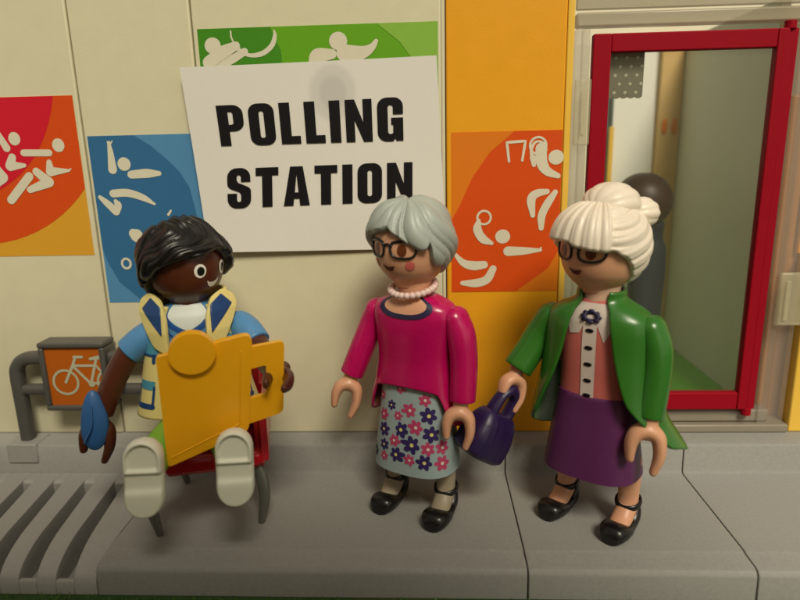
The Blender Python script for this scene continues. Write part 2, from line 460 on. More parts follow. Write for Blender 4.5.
# scalloped lace valance inside the glass
vx0, vx1, vz0, vz1 = 4.42, 5.30, 9.66, 10.75
bm = bmesh.new(); n = 5
pts = [(vx0,vz1)]
for k in range(n):
    c = vx0+(vx1-vx0)*(k+.5)/n; rr_ = (vx1-vx0)/n/2
    for q in range(0,181,30): pts.append((c-rr_*cos(R(q)), vz0-rr_*.7*sin(R(q))))
pts.append((vx1,vz1))
prism(bm, pts, .22, .26); 
lv = tag(link('lace_valance', bm, 'lace_grey', None, False), 'grey scalloped lace valance behind the top left of the door glass', 'curtain')
bm = bmesh.new()
fl = lambda u,v,o: Vector((u,.22-o,v))
for r_ in range(5):
    for c_ in range(3):
        patch_disc(bm, vx0+.2+c_*.26+(r_%2)*.11, vz0+.08+r_*.2, .038,.038, fl, .006, n=10, rings=1)
absorb(link('lace_dots', bm, 'pictogram', lv), lv)
# brown haired toy figure inside
ifg = thing('toy_figure', 'dark toy figure with round brown hair standing inside behind the door glass', 'toy figure', (6.80,3.3,.80))
bm = bmesh.new(); ellipsoid(bm, (-.25,0,6.05), (.86,.86,.84)); ellipsoid(bm, (-.9,.9,5.7), (.5,.5,.5)); link('hair', bm, 'soft_brown', ifg)
bm = bmesh.new(); Surf([(1.4,.55,.5),(2.6,.50,.45),(3.8,.55,.45),(4.6,.52,.42),(4.95,.4,.35),(5.4,.42,.42)]).solid(bm); link('torso', bm, 'dark_blue_cloth', ifg)
bm = bmesh.new(); Surf([(0,.8,.6),(1.4,.82,.6)]).solid(bm); link('leg', bm, 'dark_blue_cloth', ifg)
for s in (-1,):
    bm = bmesh.new(); sweep(bm, [(s*.85,0,4.4),(s*.95,-.05,3.5),(s*.95,-.3,2.6)], [.3,.28,.25]); link('arm', bm, 'dark_blue_cloth', ifg)

# ---- posters on the wall
def wallmap(y): return lambda u,v,o: Vector((u, y-o, v))
def wp(*pts): return [WL(*p) for p in pts]
PX = 1/33.5     # cm per photo pixel on the wall
wm = wallmap(0)
def zz(x0,y0,s): return lambda *pts: [WL(x0+a/s, y0+b/s) for a,b in pts]
def arc_px(cx,cy,rx,ry,a0,a1,n=24): return [(cx+rx*cos(R(a0+(a1-a0)*k/n)), cy+ry*sin(R(a0+(a1-a0)*k/n))) for k in range(n+1)]
def clip(poly, x0,x1,z0,z1):
    def cl(P, ins, inter):
        out = []
        for i in range(len(P)):
            a,b = P[i-1],P[i]
            if ins(b):
                if not ins(a): out.append(inter(a,b))
                out.append(b)
            elif ins(a): out.append(inter(a,b))
        return out
    def ix(c): return lambda a,b: (c, a[1]+(b[1]-a[1])*(c-a[0])/(b[0]-a[0]))
    def iz(c): return lambda a,b: (a[0]+(b[0]-a[0])*(c-a[1])/(b[1]-a[1]), c)
    P = cl(poly, lambda p:p[0]>=x0, ix(x0)); P = cl(P, lambda p:p[0]<=x1, ix(x1)) if P else P
    P = cl(P, lambda p:p[1]>=z0, iz(z0)) if P else P; P = cl(P, lambda p:p[1]<=z1, iz(z1)) if P else P
    return P
def poster(x0,x1,z0,z1,base,label,shapes,mats):
    bm = bmesh.new(); add_box(bm, x0,x1,-.008,.004,z0,z1)
    for k,(poly,mi) in enumerate(shapes):
        c = clip(poly,x0+.003,x1-.003,z0+.003,z1-.003)
        if c: patch_poly(bm,[c],wm,.012+.003*k,mi)
    return tag(link('sports_poster', bm, [base]+mats, None, False), label, 'poster', 'sports posters on the wall')
# red / orange poster, far left
p1 = poster(-14.2,-8.86,5.97,10.02,'sticker_yellow','red and orange sports poster with white running figures at the left edge',
    [(disc_pts(-11.86,10.35,3.95,4.05,n=80),1),(disc_pts(-12.2,10.9,2.95,3.4,0,80),2),], ['sticker_orange_red','sticker_red'])
bm = bmesh.new(); z = zz(0,90,3.53)
for c,rx,ry in (((52,172),.155,.165),((207,195),.16,.17)):
    q = z(c)[0]; patch_disc(bm,q[0],q[1],rx,ry,wm,.019,0)
for pts,w in (([(-10,150),(25,205)],[.16,.2]),([(85,222),(175,222)],[.17,.17]),([(45,238),(38,268),(88,266)],[.2,.26,.1]),
              ([(175,255),(180,288),(245,284)],[.14,.24,.07]),([(105,305),(42,388)],[.22,.22]),([(130,288),(175,325),(108,352)],[.2,.26,.17]),([(-14,330),(12,308),(-6,275)],[.25,.28,.15]),([(245,284),(252,278)],[.05,.03])):
    if len(pts)==3:
        patch_stroke(bm, z(*pts[:2]), w[:2], wm, .0195, 0); patch_stroke(bm, z(*pts[1:]), w[1:], wm, .0195, 0)
    else: patch_stroke(bm, z(*pts), w, wm, .0195, 0, smooth=len(pts)>2)
absorb(link('pictogram', bm, 'sticker_white', p1), p1)
# blue
p2 = poster(-8.62,-5.78,4.66,9.02,'sticker_light_blue','blue sports poster with white swimming figures behind the seated figure',
    [([WL(*q) for q in [(86,120),(135,136)]+[(a,b) for a,b in ((150,145),(168,160),(180,172),(190,188),(197,215),(200,260),(190,300),(160,310))]+[(142,300),(120,282),(108,262),(100,240),(80,200)]],1)],['sticker_blue'])
bm = bmesh.new(); z = zz(80,120,3.3333)
for c,r_ in (((148,147),.17),((190,385),.17)):
    q = z(c)[0]; patch_disc(bm,q[0],q[1],r_,r_,wm,.019,0)
for pts,w in (([(97,75),(103,110),(110,165)],[.08,.15,.23]),([(97,85),(92,72)],[.05,.03]),([(100,85),(108,70)],[.05,.03]),([(172,182),(220,178),(265,178)],[.2,.23,.12]),
              ([(112,245),(160,243),(210,258),(250,280)],[.2,.2,.17,.06]),([(68,257),(95,280),(122,305)],[.1,.18,.2]),([(122,305),(128,285),(120,270)],[.2,.2,.1]),([(180,378),(190,395)],[.25,.2]),([(296,315),(304,302)],[.07,.05])):
    patch_stroke(bm, z(*pts), w, wm, .0195, 0)
q = z((156,478))[0]; patch_stroke(bm, disc_pts(q[0],q[1],.115,.13,n=14), .06, wm, .0195, 0, closed=True)
absorb(link('pictogram', bm, 'sticker_white', p2), p2)
# green
p3 = poster(-5.53,.31,7.9,11.46,'sticker_green','green sports poster with white archer above the paper notice',
    [([WL(*q) for q in [(180,10),(268,20),(273,35),(281,50),(284,80),(200,80)]],1),([WL(*q) for q in [(360,10),(385,30),(400,42),(413,60),(415,80),(460,80),(460,10)]],2)],['sticker_dark_green','sticker_light_green'])
bm = bmesh.new(); z = zz(190,15,3.1373)
for c,r_ in (((72,97),.20),((465,82),.22)):
    q = z(c)[0]; patch_disc(bm,q[0],q[1],r_,r_*.95,wm,.019,0)
for pts,w in (([(60,150),(100,120),(145,97)],[.3,.3,.2]),([(95,155),(135,138),(172,115)],[.26,.2,.17]),([(128,52),(132,75),(155,112),(190,127),(230,120),(258,95),(267,65),(264,48)],[.04,.04,.06,.09,.12,.12,.09,.03]),
              ([(395,145),(402,128),(445,123)],[.35,.34,.24]),([(485,120),(540,118),(570,102),(584,82)],[.4,.3,.18,.1]),([(148,97),(155,112)],[.12,.1])):
    patch_stroke(bm, z(*pts), w, wm, .0195, 0)
absorb(link('pictogram', bm, 'sticker_white', p3), p3)
# orange
p4 = poster(.62,3.36,4.83,8.89,'sticker_orange','orange sports poster with white athletes on the yellow wall panel',
    [([WL(*q) for q in [(535,110),(510,135),(490,152),(472,178),(460,205),(449,225),(430,270),(430,310),(505,300),(520,288),(548,268),(561,245),(580,220),(580,110)]],1)],['sticker_scarlet'])
bm = bmesh.new(); z = zz(445,120,3.3333)
for c,r_ in (((370,124),.19),((192,388),.19)):
    q = z(c)[0]; patch_disc(bm,q[0],q[1],r_,r_*.95,wm,.019,0)
for pts,w,sm in (([(213,138),(206,75),(268,70),(257,135)],[.06,.07,.07,.06],False),([(296,150),(292,125)],[.1,.15],1),([(320,95),(322,140),(340,170),(376,186)],[.28,.28,.22,.13],1),([(290,135),(288,95),(305,72),(330,78),(338,100)],[.08,.08,.06,.05,.05],1),
              ([(340,238),(305,245),(287,265),(292,318)],[.13,.2,.22,.12],1),([(367,240),(340,280),(322,318),(320,360)],[.13,.2,.2,.13],1),
              ([(112,335),(108,365),(125,395),(155,410)],[.1,.22,.22,.1],1),([(210,437),(260,436),(318,433)],[.25,.2,.08],1),([(310,435),(320,425)],[.06,.04],1),([(28,440),(60,475),(95,485),(130,482)],[.06,.18,.24,.2],1),([(160,495),(140,530),(105,543),(58,543)],[.18,.22,.22,.12],1)):
    patch_stroke(bm, z(*pts), w, wm, .0195, 0, smooth=bool(sm))
for c,rx in (((130,325),.17),((310,85),.2)):
    q = z(c)[0]; patch_stroke(bm, disc_pts(q[0],q[1],rx,rx,n=14), .055, wm, .0205, 0, closed=True)
absorb(link('pictogram', bm, 'sticker_white', p4), p4)

# ---- paper notice
PA = [Vector((a,0,b)) for a,b in (WL(178,67,-.36), WL(436.6,55,-.08), WL(446.5,249,-.20), WL(208,253,-.28))]   # TL TR BR BL
def pmap(s,t,o=0):          # s right 0..1, t down 0..1
    p = PA[0]*(1-s)*(1-t)+PA[1]*s*(1-t)+PA[2]*s*t+PA[3]*(1-s)*t
    lift = .05+.22*(1-s)**3*(1-t*.6)+.08*t**3*(1-s*.4)+.02*sin(s*5)
    return Vector((p.x, -lift-o, p.z))
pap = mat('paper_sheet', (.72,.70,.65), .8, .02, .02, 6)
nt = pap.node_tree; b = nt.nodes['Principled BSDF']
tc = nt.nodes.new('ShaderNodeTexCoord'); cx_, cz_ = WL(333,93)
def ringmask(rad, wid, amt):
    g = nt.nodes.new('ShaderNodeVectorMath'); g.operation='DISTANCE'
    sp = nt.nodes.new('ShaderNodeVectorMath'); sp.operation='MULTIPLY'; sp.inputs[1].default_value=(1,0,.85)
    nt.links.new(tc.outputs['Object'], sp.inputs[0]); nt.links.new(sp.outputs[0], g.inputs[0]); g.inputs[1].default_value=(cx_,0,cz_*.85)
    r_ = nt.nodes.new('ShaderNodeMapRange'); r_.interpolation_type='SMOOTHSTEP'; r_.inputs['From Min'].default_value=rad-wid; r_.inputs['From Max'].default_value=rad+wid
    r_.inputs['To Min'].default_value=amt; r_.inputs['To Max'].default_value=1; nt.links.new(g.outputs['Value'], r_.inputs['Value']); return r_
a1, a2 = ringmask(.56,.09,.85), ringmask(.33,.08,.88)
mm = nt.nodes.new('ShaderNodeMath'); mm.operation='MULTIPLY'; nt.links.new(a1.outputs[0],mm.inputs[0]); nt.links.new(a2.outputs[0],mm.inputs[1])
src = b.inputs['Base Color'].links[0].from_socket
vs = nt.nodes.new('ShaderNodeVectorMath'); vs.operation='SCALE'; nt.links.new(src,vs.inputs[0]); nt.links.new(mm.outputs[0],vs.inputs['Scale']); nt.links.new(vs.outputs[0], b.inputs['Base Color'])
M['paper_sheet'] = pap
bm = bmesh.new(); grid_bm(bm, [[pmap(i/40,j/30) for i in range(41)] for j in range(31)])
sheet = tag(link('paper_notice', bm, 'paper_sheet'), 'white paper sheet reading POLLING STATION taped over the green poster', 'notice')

# heavy condensed letters, unit height
def rr(x0,y0,x1,y1,r,n=6):
    out=[]
    for cx,cy,a in ((x1-r,y1-r,0),(x0+r,y1-r,90),(x0+r,y0+r,180),(x1-r,y0+r,270)):
        for k in range(n+1): out.append((cx+r*cos(R(a+90*k/n)), cy+r*sin(R(a+90*k/n))))
    return out
def arc(cx,cy,rx,ry,a0,a1,n=8): return [(cx+rx*cos(R(a0+(a1-a0)*k/n)), cy+ry*sin(R(a0+(a1-a0)*k/n))) for k in range(n+1)]
def glyph(c):
    if c=='P': return .60,[[(0,0),(0,1)]+arc(.36,.78,.24,.22,90,0)+arc(.36,.58,.24,.22,0,-90)+[(.25,.36),(.25,0)], [(.25,.52),(.25,.84)]+arc(.30,.79,.06,.05,90,0,4)+arc(.30,.57,.06,.05,0,-90,4)]
    if c=='O': return .60,[rr(0,-.01,.60,1.01,.22), rr(.245,.17,.355,.83,.05)]
    if c=='L': return .46,[[(0,0),(0,1),(.25,1),(.25,.19),(.46,.19),(.46,0)]]
    if c=='I': return .25,[[(0,0),(0,1),(.25,1),(.25,0)]]
    if c=='N': return .62,[[(0,0),(0,1),(.22,1),(.41,.46),(.41,1),(.62,1),(.62,0),(.41,0),(.21,.52),(.21,0)]]
    if c=='G': return .60,[[(.60,.62)]+arc(.38,.79,.22,.22,0,90)+arc(.22,.79,.22,.22,90,180)+arc(.22,.21,.22,.22,180,270)+[(.36,-.01),(.41,.06),(.44,0),(.60,0),(.60,.54),(.32,.54),(.32,.38),(.365,.38),(.365,.22)]+arc(.305,.21,.06,.05,0,-180,6)+arc(.305,.79,.06,.05,180,0,6)+[(.365,.62)]]
    if c=='T': return .56,[[(0,1),(.56,1),(.56,.80),(.405,.80),(.405,0),(.155,0),(.155,.80),(0,.80)]]
    if c=='A': return .64,[[(0,0),(.165,1),(.475,1),(.64,0),(.40,0),(.385,.18),(.255,.18),(.24,0)],[(.275,.34),(.365,.34),(.32,.80)]]
    if c=='S':
        # outer contour of a blocky S
        o_ = [(.57,.66),(.57,.76)]+arc(.34,.77,.23,.24,0,90)+arc(.24,.77,.24,.24,90,180)+[(0,.70)]+arc(.2,.62,.20,.16,180,240,5)+[(.30,.40)]+[(.335,.33),(.335,.22)]+arc(.285,.20,.05,.05,0,-180,6)+[(.235,.37),(0,.37),(0,.24)]+arc(.23,.23,.23,.24,180,270)+arc(.34,.23,.24,.24,270,360)+[(.58,.36)]+arc(.40,.42,.18,.14,0,60,5)+[(.27,.64),(.235,.70),(.235,.78)]+arc(.285,.79,.05,.05,180,0,6)+[(.335,.66)]
        return .58,[o_]
LB = bmesh.new()
def to_st(px,py):           # photo position on sheet -> s,t by solving in wall plane
    x,z = WL(px,py,-.1); s,t=.5,.5
    for _ in range(25):
        p=pmap(s,t); ds=(pmap(s+.001,t)-p)/.001; dt=(pmap(s,t+.001)-p)/.001
        det=ds.x*dt.z-dt.x*ds.z; ex,ez=x-p.x,z-p.z
        s+=(ex*dt.z-dt.x*ez)/det; t+=(ds.x*ez-ex*ds.z)/det
    return s,t
def word(txt, tl, tr, br, bl, gap):
    q=[to_st(*c) for c in (tl,tr,br,bl)]
    W=sum(glyph(c)[0] for c in txt)+gap*(len(txt)-1); x=0
    for c in txt:
        w_,loops=glyph(c)
        def f(u,v,o,x=x):
            a=(x+u)/W; bb=1-v
            s=q[0][0]*(1-a)*(1-bb)+q[1][0]*a*(1-bb)+q[2][0]*a*bb+q[3][0]*(1-a)*bb
            t=q[0][1]*(1-a)*(1-bb)+q[1][1]*a*(1-bb)+q[2][1]*a*bb+q[3][1]*(1-a)*bb
            return pmap(s,t,o)
        patch_poly(LB, loops, f, .022, 0, .15); x+=w_+gap
word('POLLING',(217,106),(402.7,97),(403.5,140.4),(222.5,146),.12)
word('STATION',(228,168.8),(412.5,162),(412.5,201),(229,208),.12)
absorb(link('lettering', LB, 'ink', sheet, False), sheet)

# ---- bicycle rack with sign
rack = thing('bicycle_rack', 'dark grey tube bicycle rack on the ledge beside the seated figure', 'bike rack', (-9,-.45,.83)); rack.location=(0,0,0)
ry_ = -.42
bm = bmesh.new()
sweep(bm, [(-11.25,ry_,.83),(-11.25,ry_,1.8),(-11.25,ry_,2.75),(-11.17,ry_,3.04),(-10.95,ry_,3.22),(-10.5,ry_,3.26),(-9,ry_,3.26),(-7,ry_,3.26),(-6.4,ry_,3.22),(-6.15,ry_,3.1),(-6.07,ry_,2.75),(-6.07,ry_,1.8),(-6.07,ry_,.83)], [(.175,.18)]*13, axis=(0,1,0), n=20, ex=2.8, caps=('flat','flat'))
link('tube_frame', bm, 'dark_grey', rack)
bm = bmesh.new(); sweep(bm, [(-11.1,ry_,2.34),(-8.5,ry_,2.34),(-6.2,ry_,2.34)], [.15]*3, n=16, caps=('flat','flat'), ex=2.6); link('cross_rail', bm, 'dark_grey', rack)
for x in (-11.25,-6.07): box('base_block', x-.42,x+.42,-.80,-.05,.30,.87,'grey_grate',rack,.04)
# sign box
sx0,sx1,sz0,sz1 = -10.36,-8.56,1.84,3.76
sign = thing('bicycle_sign', 'small orange sign with white bicycle in a dark grey frame', 'sign', (-9.4,-.6,1.9)); sign.location=(0,0,0)
bm = bmesh.new(); t_=.15; yb,yf=-.14,-.78
add_box(bm,sx0,sx1,yf,yb,sz1-t_,sz1); add_box(bm,sx0,sx1,yf,yb,sz0,sz0+t_); add_box(bm,sx0,sx0+t_,yf,yb,sz0+t_,sz1-t_); add_box(bm,sx1-t_,sx1,yf,yb,sz0+t_,sz1-t_)
o = link('frame', bm, 'dark_grey', sign, True, 40); bevel(o,.05,3)
sp_ = box('sign_panel', sx0+t_,sx1-t_,-.70,-.2,sz0+t_,sz1-t_,'bike_orange',sign,0)
bm = bmesh.new(); sm_ = wallmap(-.70)
def zb(*pts): return [WL(a/6.6667, 330+b/6.6667, -.71) for a,b in pts]
q = zb((440,348))[0]; q2 = (q[0]+1.22,q[1])
for c in (q,q2): patch_stroke(bm, disc_pts(c[0],c[1],.335,.335,n=24), .065, sm_, .008, 0, closed=True)
A_,B_,C_,D_ = zb((440,348))[0], zb((484,238))[0], zb((608,358))[0], zb((640,238))[0]
for pts,w in (([A_,B_,zb((500,185))[0]],.075),([zb((492,180))[0],zb((545,180))[0]],.075),([B_,D_],.075),([B_,C_],.075),([C_,(D_[0]+.03,D_[1]+.20)],.075),([C_,q2],.07),([D_,q2],.06)):
    patch_stroke(bm, pts, w, sm_, .010, 0, smooth=False)
patch_stroke(bm, [(D_[0]-.13,D_[1]+.19),(D_[0]+.22,D_[1]+.25)],[.08,.13], sm_, .012, 0, smooth=False)
patch_disc(bm, C_[0]+.02,C_[1],.09,.09, sm_, .013, 0)
absorb(link('pictogram', bm, 'pictogram', sp_), sp_)

def rounded(pts, r_, n=5):
    out=[]; N=len(pts)
    for i in range(N):
        p=Vector(pts[i]); a=(Vector(pts[i-1])-p); b_=(Vector(pts[(i+1)%N])-p)
        rr_=min(r_[i] if isinstance(r_,list) else r_, a.length*.45, b_.length*.45); A=p+a.normalized()*rr_; Bq=p+b_.normalized()*rr_
        for k in range(n+1):
            t=k/n; out.append(tuple(A*(1-t)**2+p*2*t*(1-t)+Bq*t*t))
    return out
# ================================================================= FIGURES
HEAD = Surf([(0,.40,.40),(.08,.42,.42),(.15,.48,.48),(.26,.595,.595),(.43,.725,.725),(.65,.805,.805),(.9,.84,.84),(1.15,.82,.82),(1.35,.73,.73),(1.5,.58,.58),(1.6,.4,.4),(1.66,.15,.15)],2.0)
def head(parent, z0, yaw, skinm, cx=0, cy=0):
    bm = bmesh.new(); HEAD.solid(bm, 56, 40, round_=.01)
    o = link('head', bm, skinm, parent); o.location=(cx,cy,z0); o.rotation_euler=(0,0,yaw); return o
def hmap(u,v,o): 
    z = v; return HEAD.P(u/.84, z, .010+o)
def dec(name, parent, m, fn):
    bm = bmesh.new(); fn(bm); return link(name, bm, m, parent)
def glasses(h, cz, cat_eye=0):
    bm = bmesh.new()
    def tube(pts, r_, closed=False):
        P = [HEAD.P(u/.84, v, .016) for u,v in pts]
        if closed: P = P+[P[0],P[1]]
        sweep(bm, P, [r_]*len(P) if not isinstance(r_,list) else r_, n=10, m=3)
    for s in (-1,1):
        L = []
        for k in range(24):
            a = 2*pi*k/24; x = s*.37+.285*spow(cos(a),.62); y = cz+.185*spow(sin(a),.72)
            if cat_eye: y += .10*max(0,(s*x-.37)/.27)*(1 if sin(a)>0 else .4)
            else: x = s*.37+(x-s*.37)*(1-.10*(sin(a)<0)*abs(sin(a)))
            L.append((x,y))
        tube(L, .027, True)
        tube([(s*(.37-.25),cz+.15),(s*.37,cz+.185+.03*cat_eye),(s*(.37+.26),cz+.15+.09*cat_eye)],[.022,.034,.036])
        tube([(s*.64,cz+.09+.08*cat_eye),(s*.8,cz+.12+.10*cat_eye),(s*1.15,cz+.13+.12*cat_eye)],[.036,.028,.024])
    tube([(-.11,cz+.08),(0,cz+.11),(.11,cz+.08)], .028)
    return link('glasses', bm, 'glasses_black', h)
def lady_face(h, cz, cheek, cat_eye=0):
    for s in (-1,1):
        bm = bmesh.new(); patch_disc(bm, s*.35,cz-.01,.105,.13,hmap,.004,0); patch_disc(bm, s*.37-.035,cz+.05,.03,.035,hmap,.008,1,n=10,rings=1)
        link('eye', bm, ['eye_brown','eye_brown'], h)
    bm = bmesh.new(); pts = [(-.17,cz-.36),(-.09,cz-.425),(.03,cz-.435),(.13,cz-.38)]
    patch_stroke(bm, pts, [.03,.09,.10,.035], hmap, .006); link('mouth', bm, 'mouth_dark', h)
    if cheek:
        for s in (-1,1):
            bm = bmesh.new(); patch_disc(bm, s*.52,cz-.35,.11,.10,hmap,.004); link('cheek', bm, 'blush', h)
    return glasses(h, cz, cat_eye)

def hair_mesh(zc, rad, hz, field, edge=None, na=300, nt=110):
    """rad(az,th)->radius; hz(az)->hairline height; field(dir,az,th,t)->displacement"""
    bm = bmesh.new(); rows = [[] for _ in range(nt)]; inner=[]
    for j in range(na):
        az = -pi+2*pi*j/na; th = 1.5
        for _ in range(12):
            r_ = rad(az,th); c = max(-.95,min(.95,(hz(az)-zc)/r_)); th = .5*th+.5*acos(c)
        for i in range(nt):
            t = (i+.35)/(nt-.65); a_ = th*t
            d = Vector((sin(a_)*sin(az), -sin(a_)*cos(az), cos(a_)))
            r_ = rad(az,a_)+field(d,az,a_,t)
            f = max(0,(t-.95)/.05); r_ -= .07*f*f
            rows[i].append(d*r_+Vector((0,0,zc)))
        d = Vector((sin(th)*sin(az), -sin(th)*cos(az), cos(th)))
        inner.append(d*(rad(az,th)-.19)+Vector((0,0,zc+.01)))
    rows.append(inner)
    V = grid_bm(bm, rows, True); cap(bm, V[0]); 
    return bm
def table(tab):
    xs = [R(a) for a,_ in tab]; ys = [v for _,v in tab]
    return lambda az: interp(xs, ys, az)
def lock(ph, sharp=.55): return abs(sin(ph))**sharp

def sleeve(parent, name, pts, rads, m, caps=('round','flat'), ex=2.1, axis=None):
    bm = bmesh.new(); sweep(bm, pts, rads, axis, n=28, caps=caps, ex=ex); return link(name, bm, m, parent)
def hand(parent, pos, down, axis, m, s=1.0, openv=1.0, flip=1):
    """C-shaped toy hand; down = wrist->fingers, axis = through the ring"""
    dn = Vector(down).normalized(); ax = Vector(axis); ax = (ax-dn*ax.dot(dn)).normalized(); sd = ax.cross(dn)*flip
    Mx = Matrix((sd, ax, -dn)).transposed().to_4x4(); Mx.translation = Vector(pos)
    bm = bmesh.new()
    sweep(bm, [(0,0,.25),(0,0,.0),(0,0,-.16)], [.18,.17,.20], n=20)
    th = [(-.235*openv,0,-.74),(-.25*openv,0,-.60),(-.25,0,-.42),(-.18,0,-.25),(0,0,-.16),(.18,0,-.25),(.25,0,-.42),(.27*openv,0,-.65),(.215*openv,0,-.93)]
    sweep(bm, th, [(.08,.13),(.10,.16),(.125,.19),(.15,.21),(.165,.22),(.15,.21),(.125,.20),(.105,.175),(.075,.11)], axis=(0,1,0), n=20)
    for v in bm.verts: v.co = Mx @ (v.co*s)
    o = link('hand', bm, m, parent); remesh(o, .022, 5); return o
def mary_jane(fig, x, y, rot, leg_m, z_top=1.35):
    Mx = Matrix.Translation((x,y,0)) @ Matrix.Rotation(rot,4,'Z')
    bm = bmesh.new(); rows=[]
    ys = [-.92,-.90,-.85,-.78,-.68,-.55,-.42,-.30,-.18,-.06,.05,.15,.25,.33,.38,.405,.415]
    ww = [.08,.17,.235,.28,.315,.335,.335,.32,.30,.285,.28,.28,.265,.22,.15,.09,.04]
    hh = [.16,.25,.32,.37,.39,.375,.325,.275,.25,.27,.36,.50,.58,.60,.58,.55,.52]
    Y = np.linspace(0,1,60)
    for k in Y:
        y_ = interp(range(len(ys)), ys, k*(len(ys)-1)); w_ = interp(range(len(ys)), ww, k*(len(ys)-1)); h_ = interp(range(len(ys)), hh, k*(len(ys)-1))
        row=[]
        for j in range(28):
            a = 2*pi*j/28; row.append(Vector((w_*spow(cos(a),.72), y_, h_/2+h_/2*spow(sin(a),.72 if sin(a)<0 else .85))))
        rows.append(row)
    V = grid_bm(bm, rows, True); cap(bm,V[0]); cap(bm,V[-1])
    for v in bm.verts: v.co = Mx @ v.co
    sh = link('shoe', bm, 'black_shoe', fig)
    bm = bmesh.new(); n=40; rows=[]
    for i in range(n):
        a = 2*pi*i/n; c = Vector((.262*sin(a), .12-.275*cos(a), .60-.06*cos(a))); o_ = Vector((sin(a),-cos(a),0))
        rows.append([Mx @ (c+o_*(.034*cos(2*pi*k/10))+Vector((0,0,.075*sin(2*pi*k/10)))) for k in range(10)])
    rows.append(rows[0]); grid_bm(bm, rows, True); bmesh.ops.remove_doubles(bm, verts=bm.verts[:], dist=.0005)
    link('strap', bm, 'black_shoe', sh)
    bm = bmesh.new(); sweep(bm, [(0,.10,z_top+.3),(0,.10,z_top-.3),(0,.10,.7),(0,.03,.48),(0,-.22,.30),(0,-.50,.22)], [.245,.24,.225,(.225,.23),(.175,.23),(.12,.2)], axis=(1,0,0), n=20)
    # axis carries b (sideways)
    for v in bm.verts: v.co = Mx @ v.co
    link('leg', bm, leg_m, fig); return sh
def shell(f, a0, a1, na, nt, thick, m, name, parent, mi=None, solid_off=-1, bev=.02):
    """f(a,t)->point, t 0 bottom..1 top"""
    bm = bmesh.new(); closed = abs(a1-a0) > 2*pi-1e-3
    P = [[f(a0+(a1-a0)*j/na, t/nt) for j in range(na if closed else na+1)] for t in range(nt+1)]
    grid_bm(bm, P, closed)
    o = link(name, bm, m, parent)
    s_ = o.modifiers.new('s','SOLIDIFY'); s_.thickness=thick; s_.offset=solid_off; s_.use_even_offset=False
    if mi is not None: s_.material_offset = 1; 
    return o

# ------------------------------------------------------------ PINK SWEATER LADY
F = thing('toy_figure', 'toy lady in magenta sweater and flowered skirt with grey hair and black glasses', 'toy figure', (-.30,-2.20,0), R(-28))
TOR = Surf([(2.2,1.18,.74),(2.8,1.12,.70),(3.3,1.0,.64),(3.9,.91,.58),(4.5,.97,.59),(4.85,1.03,.57),(5.03,.99,.53),(5.17,.84,.47),(5.27,.58,.42),(5.34,.42,.38)],2.5)
hem = table([(-180,2.25),(-100,2.3),(-72,2.42),(-58,2.75),(-46,3.16),(0,3.26),(46,3.16),(58,2.75),(72,2.42),(100,2.3),(180,2.25)])
sw = shell(lambda a,t: TOR.P(a, hem(a)+(5.34-hem(a))*t), -pi, pi, 90, 60, .06, 'magenta', 'sweater', F)
TS = TOR
def tmap(u,v,o): return TOR.P(u/.62, v, .004+o)
# bare neckline + navy trim
nk = dec('neckline_skin', F, 'skin', lambda bm: patch_poly(bm,[[( .42*cos(R(a)), 5.33+.40*sin(R(a))) for a in range(180,361,12)]], tmap, .006, 0, .08))
dec('neckline_trim', F, 'navy', lambda bm: patch_stroke(bm,[(.44*cos(R(a)), 5.33+.43*sin(R(a))) for a in range(180,361,15)], .105, tmap, .010))
bm = bmesh.new(); SK = Surf([(1.16,1.03,.80),(1.6,.99,.76),(2.2,.93,.68),(2.8,.86,.60),(3.3,.82,.54)],2.6)
SK.solid(bm, 64, 24, round_=.05); skirt = link('skirt', bm, 'skirt_blue', F, True, 50)
Wi = (Matrix.Translation(F.location) @ Matrix.Rotation(F.rotation_euler.z,4,'Z')).inverted()
def skirt_hit(px, py):
    o_ = Wi @ CAM; d = Wi.to_3x3() @ ray(px,py)
    t = 8.0
    for k in range(1400):
        p = o_+d*t; z = min(max(p.z,1.16),3.3); rx, ry = SK.g(1,z), SK.g(2,z)
        if abs(p.x/rx)**2.6+abs(p.y/ry)**2.6 < 1: 
            e=1.3; return atan2(spow(p.x/rx,e), -spow(p.y/ry,e)) if False else atan2(spow(p.x/rx,1.3), spow(-p.y/ry,1.3)), p.z
        t += .006
    return None
def flower(bm, px, py, r_, mi):
    h = skirt_hit(px,py)
    if not h: return
    a0,z0 = h
    # arc-length scaled local map
    ds = (SK.P(a0+.02,z0)-SK.P(a0-.02,z0)).length/.04
    f = lambda u,v,o: SK.P(a0+u/ds, max(1.13,z0+v), .006+o)
    ph = random.uniform(0,2)
    for k in range(6):
        a = ph+2*pi*k/6; patch_disc(bm, r_*.60*cos(a), r_*.60*sin(a), r_*.42, r_*.30, f, .001+.0006*k, mi, rot=a, n=12, rings=1)
    patch_disc(bm,0,0,r_*.42,r_*.42,f,.005,mi,n=12,rings=1)
    patch_disc(bm,0,0,r_*.22,r_*.22,f,.008,2 if mi else 3,n=10,rings=1)
bm = bmesh.new()
for x,y,s in ((118,85,.8),(178,65,.8),(265,107,1),(122,153,1),(170,160,.75),(212,142,1.1),(232,203,1.2),(157,247,1),(97,222,1),(275,280,1.1),(325,272,1.15),(122,300,.8),(210,318,.95),(325,328,1.25)):
    flower(bm, 350+x/3.527, 370+y/3.527, .150*s, 0)
for x,y,s in ((148,122,.75),(278,162,1.25),(122,206,1.1),(180,210,1.2),(287,228,1.25),(122,260,.9),(218,265,1.35),(163,297,1.15),(262,328,1.2),(95,278,.9)):
    flower(bm, 350+x/3.527, 370+y/3.527, .160*s, 1)
absorb(link('flower_print', bm, ['flower_pink','flower_navy','flower_eye','flower_eye_white'], skirt), skirt)
mary_jane(F, -.66,-.02, R(4), 'stocking'); mary_jane(F, .74,-.05, R(6), 'stocking')
